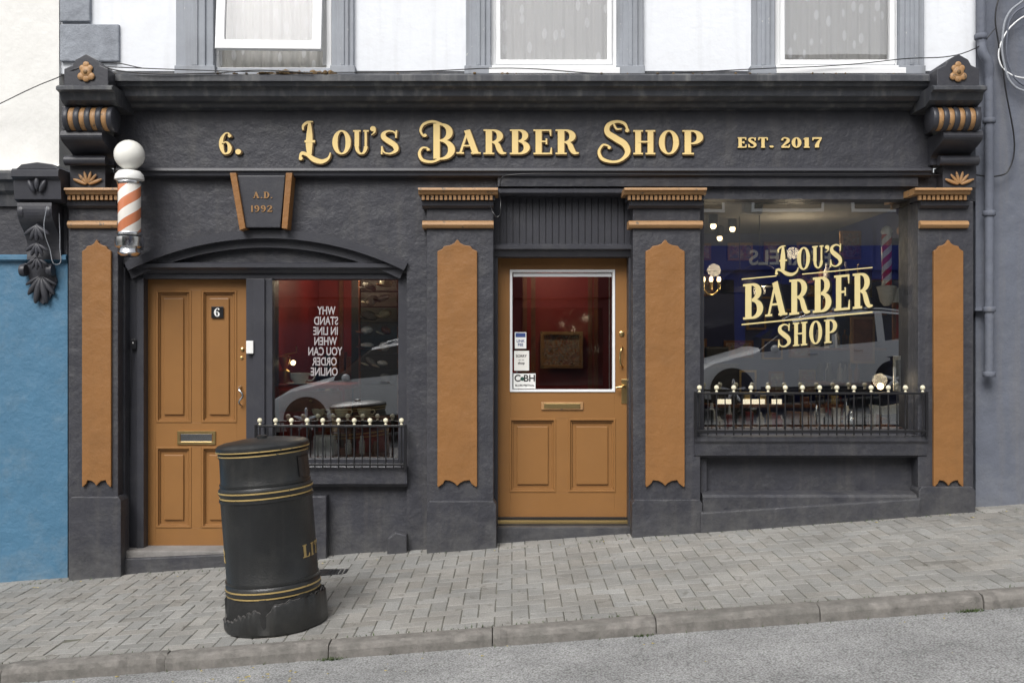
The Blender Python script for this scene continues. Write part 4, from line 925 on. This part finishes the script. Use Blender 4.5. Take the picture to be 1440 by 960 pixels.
for k,(px,py,yy) in enumerate(((1068,388,1.4),(1040,398,2.2))):
    pl=group('pendant_lamp',W(px,py,yy)); P=W(px,py,yy)
    rev('dome',[(.20,P.z-.10),(.195,P.z-.03),(.15,P.z+.06),(.06,P.z+.11),(.02,P.z+.14)],(P.x,P.y,0),'idark',pl); tube('flex',[(P.x,P.y,P.z+.12),(P.x,P.y,cz_)],.005,'idark',pl,smoothc=False)
    ball('bulb',(P.x,P.y,P.z-.07),.03,'bulb',pl)
ch=group('wall_light',W(1000,400,1.2)); P=W(1000,404,1.2)
for dx in (-.07,0,.07):
    rev('candle',[(.012,P.z-.02),(.012,P.z+.05)],(P.x+dx,P.y,0),'brass',ch,seg=10); ball('bulb',(P.x+dx,P.y,P.z+.07),.018,'bulb',ch,(1,1,1.5))
tube('arm',[(P.x-.07,P.y,P.z-.02),(P.x,P.y,P.z-.07),(P.x+.07,P.y,P.z-.02)],.008,'brass',ch)
cs_=group('ceiling_spotlight',W(1060,292,.8))
poly('spot_body',[(1047,284),(1074,286),(1072,301),(1046,299)],.5,.6,'whitep',cs_,.01)
for k,(px,py,yy) in enumerate(((1003,318,2.0),(1030,322,2.4),(1012,335,3.0))):
    q=W(px,py,yy); rev('spot_can',[(.045,q.z+.02),(.045,q.z+.12),(.02,q.z+.14)],(q.x,q.y,0),'idark',cs_,seg=14); ball('spot_bulb',q,.03,'bulb',cs_); tube('spot_stem',[(q.x,q.y,q.z+.13),(q.x,q.y,cz_)],.006,'idark',cs_,smoothc=False)
zt=W(0,540,.4).z
ld=group('cafe_counter',(-1.6,.5,zt))
wbox('table_top',(-1.98,.28,zt-.03),(-1.30,.85,zt),'red',ld,.004)
for a,b in ((-1.95,.32),(-1.36,.32),(-1.36,.78)): wbox('table_leg',(a,b,.1),(a+.05,b+.05,zt-.03),'wood',ld)
wbox('drawer_front',(-1.88,.30,zt-.22),(-1.38,.33,zt-.05),'wood',ld,.004); ball('drawer_knob',(-1.63,.29,zt-.13),.014,'brass',ld)
zl2=W(0,640,.2).z
wbox('display_base',(-1.98,.16,zl2-.05),(-.88,.8,zl2),'wood',ld)
def cup(px,py,yy,r,mat='whitep'):
    g_=group('teacup',W(px,py,yy)); P=W(px,py,yy)
    rev('bowl',[(r*.5,P.z-r*.6),(r*.55,P.z-r*.5),(r*.9,P.z-.1*r),(r,P.z+r*.5),(r*.95,P.z+r*.5),(r*.85,P.z),(r*.3,P.z-r*.4)],(P.x,P.y,0),mat,g_)
    rev('saucer',[(r*.6,P.z-r*.68),(r*1.4,P.z-r*.55),(r*1.38,P.z-r*.52),(r*.6,P.z-r*.62)],(P.x,P.y,0),mat,g_)
    tube('handle',[(P.x+r*.9,P.y,P.z+r*.35),(P.x+r*1.5,P.y,P.z+r*.3),(P.x+r*1.4,P.y,P.z-r*.2),(P.x+r*.8,P.y,P.z-r*.25)],r*.09,mat,g_)
cup(421,531,.32,.078)
sh=group('cup_shelf',W(475,592,.25)); wbox('board',(W(432,0,.25).x,.2,W(0,586,.25).z-.02),(W(548,0,.25).x,.36,W(0,586,.25).z),'wood',sh,.003)
for x_ in (434,546): wbox('support',(W(x_,0,.25).x-.01,.22,zl2),(W(x_,0,.25).x+.01,.34,W(0,586,.25).z-.02),'wood',sh)
for px in (448,480,512): cup(px,579.5,.25,.055,'cream')
for k in range(8):
    px=395+k*19; w=random.uniform(.018,.035); h=random.uniform(.08,.16); P=W(px,0,.3)
    rev('jar',[(w,zl2),(w,zl2+h*.7),(w*.6,zl2+h*.8),(w*.6,zl2+h)],(P.x,.3,0),random.choice(['brass','whitep','wood','paper','chrome']),ld,seg=14)
cl=group('coffee_grinder',W(400,505,.6)); P=W(400,530,.6)
rev('body',[(.05,zt),(.05,zt+.1),(.02,zt+.12),(.05,zt+.2),(.055,zt+.22),(.01,zt+.24)],(P.x,.6,0),'brass',cl); tube('crank',[(P.x,.6,zt+.24),(P.x+.1,.6,zt+.26),(P.x+.1,.6,zt+.31)],.008,'brass',cl,smoothc=False)
ball('lamp_glow_bulb',(P.x+.06,.66,zt+.17),.022,'bulb',cl)
gb=group('gift_box',W(520,610,.4)); a_=W(500,640,.42); b_=W(545,600,.42); wbox('carton',(a_.x,.42,zl2),(b_.x,.55,b_.z),'red',gb,.004)
tb=group('tissue_box',W(455,620,.25)); a_=W(441,0,.22); b_=W(470,612,.22); wbox('carton',(a_.x,.2,zl2),(b_.x,.3,b_.z),'paper',tb,.004)
hr=group('hat_rack',W(530,460,.6))
random.seed(11)
for k in range(7):
    yy=.6; zk=W(0,404+k*22,yy).z
    for q in range(2):
        if random.random()<.15: continue
        P=W(519+q*22+random.uniform(-4,4),400+k*22+random.uniform(-3,3),yy)
        ball('flat_cap_%d_%d'%(k,q),P+Vector((0,random.uniform(-.03,.03),0)),.055,random.choice(['cream','paper','wood','whitep','ceil']),hr,(random.uniform(.8,1.2),.8,random.uniform(.4,.75)),Matrix.Rotation(R(random.uniform(-40,40)),3,'Y'))
        ball('cap_peak_%d_%d'%(k,q),P+Vector((-.05,-.03,-.02)),.035,random.choice(['cream','idark','wood']),hr,(1.1,.8,.25),Matrix.Rotation(R(20),3,'Y'))
    wbox('shelf_%d'%k,(W(506,0,yy).x,yy-.05,zk-.035),(W(560,0,yy).x,yy+.12,zk-.03),'idark',hr)
for x_ in (506,560): tube('post',[(W(x_,0,.6).x,.6,.2),(W(x_,0,.6).x,.6,2.4)],.01,'wood',hr,smoothc=False)
wbox('dark_cabinet',(W(494,0,1.2).x,1.2,.1),(W(590,0,1.2).x,1.3,2.5),'idark',rm)
a_=W(395,470,2.5); b_=W(428,400,2.5); wbox('wall_poster',(a_.x,2.55,a_.z),(b_.x,2.58,b_.z),'wood',rm)
for px in (440,478): a_=W(px,560,2.5); wbox('wall_batten',(a_.x-.02,2.56,.1),(a_.x+.02,2.6,cz_),'wood',rm)
bs=group('bookcase',(-1.5,2.4,1)); 
for k in range(3):
    zk=.65+k*.3; wbox('board_%d'%k,(-1.98,2.25,zk),(-1.35,2.55,zk+.02),'wood',bs)
    for q in range(8): h=random.uniform(.12,.22); wbox('book',(-1.95+q*.07,2.3,zk+.02),(-1.9+q*.07,2.5,zk+.02+h),random.choice(['wood','brass','idark','wood','red','cream']),bs)
vt=group('window_vinyl_text',W(455,480,.12))
M['vinyl']=paint('vinyl_text',(0.36,0.33,0.34),0.6,var=.1,bump=0,nscale=15)
for k,t in enumerate(('WHY','STAND','IN LINE','WHEN','YOU CAN','ORDER','ONLINE')):
    bftext('vinyl_line_%d'%k,t,459-k*.5,442+k*14.3,.090,.118,'vinyl',vt,mirror=True,sx=.66)
fp=group('framed_picture',W(790,492,1.45))
frame_ring('frame',760,466,820,518,5,1.40,1.46,'goldworn',fp,.004); box('canvas',764,470,816,514,1.44,1.47,'canvas',fp,0)
wbox('picture_backdrop',(W(735,0,1.5).x,1.5,.1),(W(842,0,1.5).x,1.55,cz_-.05),'red',rm)
for z in (.5,1.05): wbox('dado_rail',(W(735,0,1.5).x,1.48,z),(W(842,0,1.5).x,1.5,z+.04),'wood',rm)
for x_ in (738,750,830,838): wbox('panel_stile',(W(x_,0,1.49).x-.02,1.49,.1),(W(x_,0,1.49).x+.02,1.5,cz_-.06),'wood',rm)
wbox('door_blind_cord',(W(846,0,1.2).x,.5,1.0),(W(847,0,1.2).x,.505,2.2),'whitep',rm)
# ================================================================ cars behind camera
def car(name,xf,yc,zg,L=4.4,direction=1,w=1.78):
    g_=group(name,(xf+direction*L/2,yc,zg))
    st=[(0,.38,.52,.53,.62),(.02,.26,.66,.68,.78),(.10,.2,.82,.86,.87),(.26,.2,.95,1.0,.9),(.28,.2,.96,1.03,.9),(.42,.2,.98,1.47,.9),(.55,.2,.99,1.54,.9),(.58,.2,.99,1.54,.9),(.74,.2,1.0,1.52,.9),(.77,.2,1.0,1.515,.9),(.90,.2,1.02,1.42,.89),(.965,.24,1.0,1.08,.86),(1.0,.36,.8,.84,.78)]
    bm=bmesh.new(); rows=[]
    for s_,zb,zt_,zr,hw in st:
        hw*=w/1.8; cab=zr-zt_>.15; tw=hw*(.76 if cab else .93)
        pts=[(hw*.9,zb),(hw,zb+.12),(hw,(zb+zt_)/2+.1),(hw*.965,zt_),(tw,zr-.03),(tw*.85,zr+.01),(0,zr+.03)]
        pts=pts+[(-a,b) for a,b in pts[::-1][1:]]
        rows.append([bm.verts.new((xf+direction*s_*L,yc+a,zg+b+SL*direction*s_*L)) for a,b in pts])
    for r,(A,B) in enumerate(zip(rows,rows[1:])):
        for m in range(len(A)-1):
            f=bm.faces.new([A[m],A[m+1],B[m+1],B[m]])
            side=m in (3,8)
            top=m in (4,5,6,7)
            if side and 4<=r<=9 and r not in (6,8): f.material_index=1
            if r==4 and (top or side): f.material_index=1
            if r==10 and (top): f.material_index=1
    for A in (rows[0],rows[-1]): bm.faces.new(A)
    for A,B in zip(rows,rows[1:]): bm.faces.new([A[0],B[0],B[-1],A[-1]])
    bmesh.ops.recalc_face_normals(bm,faces=bm.faces)
    o=frombm(bm,'body',['car','carglass'],g_,False)
    bv=o.modifiers.new('b','BEVEL'); bv.width=.02; bv.segments=2; bv.limit_method='ANGLE'; bv.angle_limit=R(25)
    for q in (.17,.80):
        for sd in (-1,1):
            X=xf+direction*q*L; Z=zg+.33+SL*direction*q*L
            rev('arch',[(.385,-.012),(.385,.012)],(X,yc+sd*w/2*.985,Z+.01),'idark',g_,seg=28,axis='y')
            rev('tyre',[(.29,-.11),(.325,-.09),(.325,.09),(.29,.11)],(X,yc+sd*(w/2-.085),Z),'rubber',g_,seg=28,axis='y')
            for k in range(5):
                rot=Matrix.Rotation(R(72*k),3,'Y'); ball('spoke',Vector((X,yc+sd*(w/2+.028),Z))+rot@Vector((0,0,.11)),.11,'chrome',g_,(.28,.12,1),rot)
            rev('rim',[(.225,-.01),(.225,.01)],(X,yc+sd*(w/2+.02),Z),'idark',g_,seg=24,axis='y')
    for sd in (-1,1):
        ball('headlight',(xf+direction*.1,yc+sd*.68,zg+.66),.14,'chrome',g_,(1,1,.5)); ball('tail_light',(xf+direction*(L-.1),yc+sd*.72,zg+.95+SL*direction*L),.12,'redlight',g_,(.8,.8,1.3))
        ball('mirror',(xf+direction*L*.33,yc+sd*(w/2+.08),zg+1.0+SL*direction*L*.33),.1,'car',g_,(.7,1,.7))
        tube('roof_rail',[(xf+direction*L*q,yc+sd*.60,zg+zq+SL*direction*L*q) for q,zq in ((.45,1.5),(.5,1.585),(.75,1.58),(.85,1.5))],.015,'chrome',g_)
        for k,q in enumerate((.48,.66)): wbox('door_handle_%d'%k,(xf+direction*L*q-.08,yc+sd*(w/2*1.0)-.02,zg+.86+SL*direction*L*q),(xf+direction*L*q+.08,yc+sd*(w/2*1.0)+.02,zg+.89+SL*direction*L*q),'chrome',g_,.005)
        wbox('sill_trim',(min(xf+direction*L*.28,xf+direction*L*.68),yc+sd*w/2-.015,zg+.2+SL*direction*L*.5),(max(xf+direction*L*.28,xf+direction*L*.68),yc+sd*w/2+.012,zg+.3+SL*direction*L*.5),'idark',g_,.005)
car('parked_car',3.05,-10.3,SL*3.05+.10)
car('parked_car.001',-4.3,-10.3,SL*-4.3+.16)
# ================================================================ opposite side
def opp(name,x0,x1,h,colr,wall,sign=None):
    g_=group(name,((x0+x1)/2,-14.5,0)); z0=-.8; zb=SL*(x0+x1)/2+.15
    wbox('wall',(x0,-20,z0),(x1,-14.2,h),wall,g_)
    wbox('shopfront',(x0+.1,-14.2,z0),(x1-.1,-14.1,zb+3.0),colr,g_); wbox('fascia',(x0+.1,-14.1,zb+2.5),(x1-.1,-13.95,zb+3.05),colr,g_,.02)
    n=max(2,int((x1-x0)/1.8)); w_=(x1-x0-.6)/n
    for k in range(n):
        a=x0+.3+k*w_
        if k==n//2: wbox('shop_door',(a+.15,-14.1,zb-.1),(a+w_-.15,-14.07,zb+2.2),'idark',g_)
        else: wbox('shop_window',(a+.1,-14.1,zb+.6),(a+w_-.1,-14.07,zb+2.3),'carglass',g_)
        wbox('upper_window_frame',(a+.3,-14.2,zb+3.8),(a+w_-.3,-14.16,zb+5.3),'upvc',g_); wbox('upper_window',(a+.36,-14.16,zb+3.87),(a+w_-.36,-14.15,zb+5.23),'carglass',g_)
    if sign: bftext('sign_text',sign,0,0,.46,0,'paper',g_,loc=((x0+x1)/2,-13.94,zb+2.62),rz=R(180))
    wbox('eaves',(x0-.05,-14.5,h),(x1+.05,-14.0,h+.15),'slate',g_)
    bm=bmesh.new(); prism3(bm,[Vector((x0,-14.1,h+.15)),Vector((x0,-17,h+1.8)),Vector((x0,-20,h+.15))],[Vector((x1,-14.1,h+.15)),Vector((x1,-17,h+1.8)),Vector((x1,-20,h+.15))]); bmesh.ops.recalc_face_normals(bm,faces=bm.faces); frombm(bm,'roof','slate',g_)
    return g_
opp('opposite_shop',-14,-6.2,6.2,'oppgreen','oppwall')
opp('opposite_shop.001',-6.15,2.4,6.4,'oppred','oppwall')
b3=opp('opposite_shop.002',2.45,9.6,6.8,'oppblue','oppwall','BARRELS')
opp('opposite_shop.003',9.65,17,6.6,'idark','cream_wall')
# ================================================================ light / world / camera
w=bpy.data.worlds.new('World'); scene.world=w; w.use_nodes=True; nt=w.node_tree
bg=nt.nodes['Background']; sky=nt.nodes.new('ShaderNodeTexSky'); sky.sky_type='NISHITA'; sky.sun_disc=False
sd=Vector((-.30,-.78,.86)).normalized()
sky.sun_elevation=math.asin(sd.z); sky.sun_rotation=math.atan2(sd.x,sd.y)%(2*math.pi)
sky.dust_density=4; sky.air_density=1.2
hs=nt.nodes.new('ShaderNodeHueSaturation'); hs.inputs['Saturation'].default_value=.2
nt.links.new(sky.outputs[0],hs.inputs['Color']); nt.links.new(hs.outputs[0],bg.inputs['Color']); bg.inputs['Strength'].default_value=0.15
su_=bpy.data.lights.new('sun','SUN'); su_.energy=2.55; su_.angle=R(32); su_.color=(1,.975,.945)
so=bpy.data.objects.new('sun',su_); scene.collection.objects.link(so); so.rotation_euler=(-sd).to_track_quat('-Z','Y').to_euler()
def plight(nm,loc,e):
    l=bpy.data.lights.new(nm,'POINT'); l.energy=e; l.color=(1,.78,.52); l.shadow_soft_size=.06
    o=bpy.data.objects.new(nm,l); scene.collection.objects.link(o); o.location=loc
plight('pendant_light',W(1068,408,1.4),12); plight('wall_light_glow',W(1004,380,1.1),6); plight('table_lamp_glow',W(1238,535,.42),2)
plight('ceiling_light',(2.8,2.2,2.45),14); plight('hall_fill',(.35,.85,2.3),11); plight('window_fill',(-1.35,.6,2.15),13); plight('lounge_fill',(-1.5,1.9,2.2),8)  # hall, window and lounge lights are added fill to brighten the dim rooms
cam=bpy.data.cameras.new('camera'); cam.lens=36; cam.sensor_width=36; cam.clip_end=1000
co=bpy.data.objects.new('camera',cam); scene.collection.objects.link(co); co.location=(0,-8,CZ); co.rotation_euler=(R(90),0,0)
scene.camera=co
scene.view_settings.view_transform='Standard'; scene.view_settings.look='None'; scene.view_settings.exposure=0
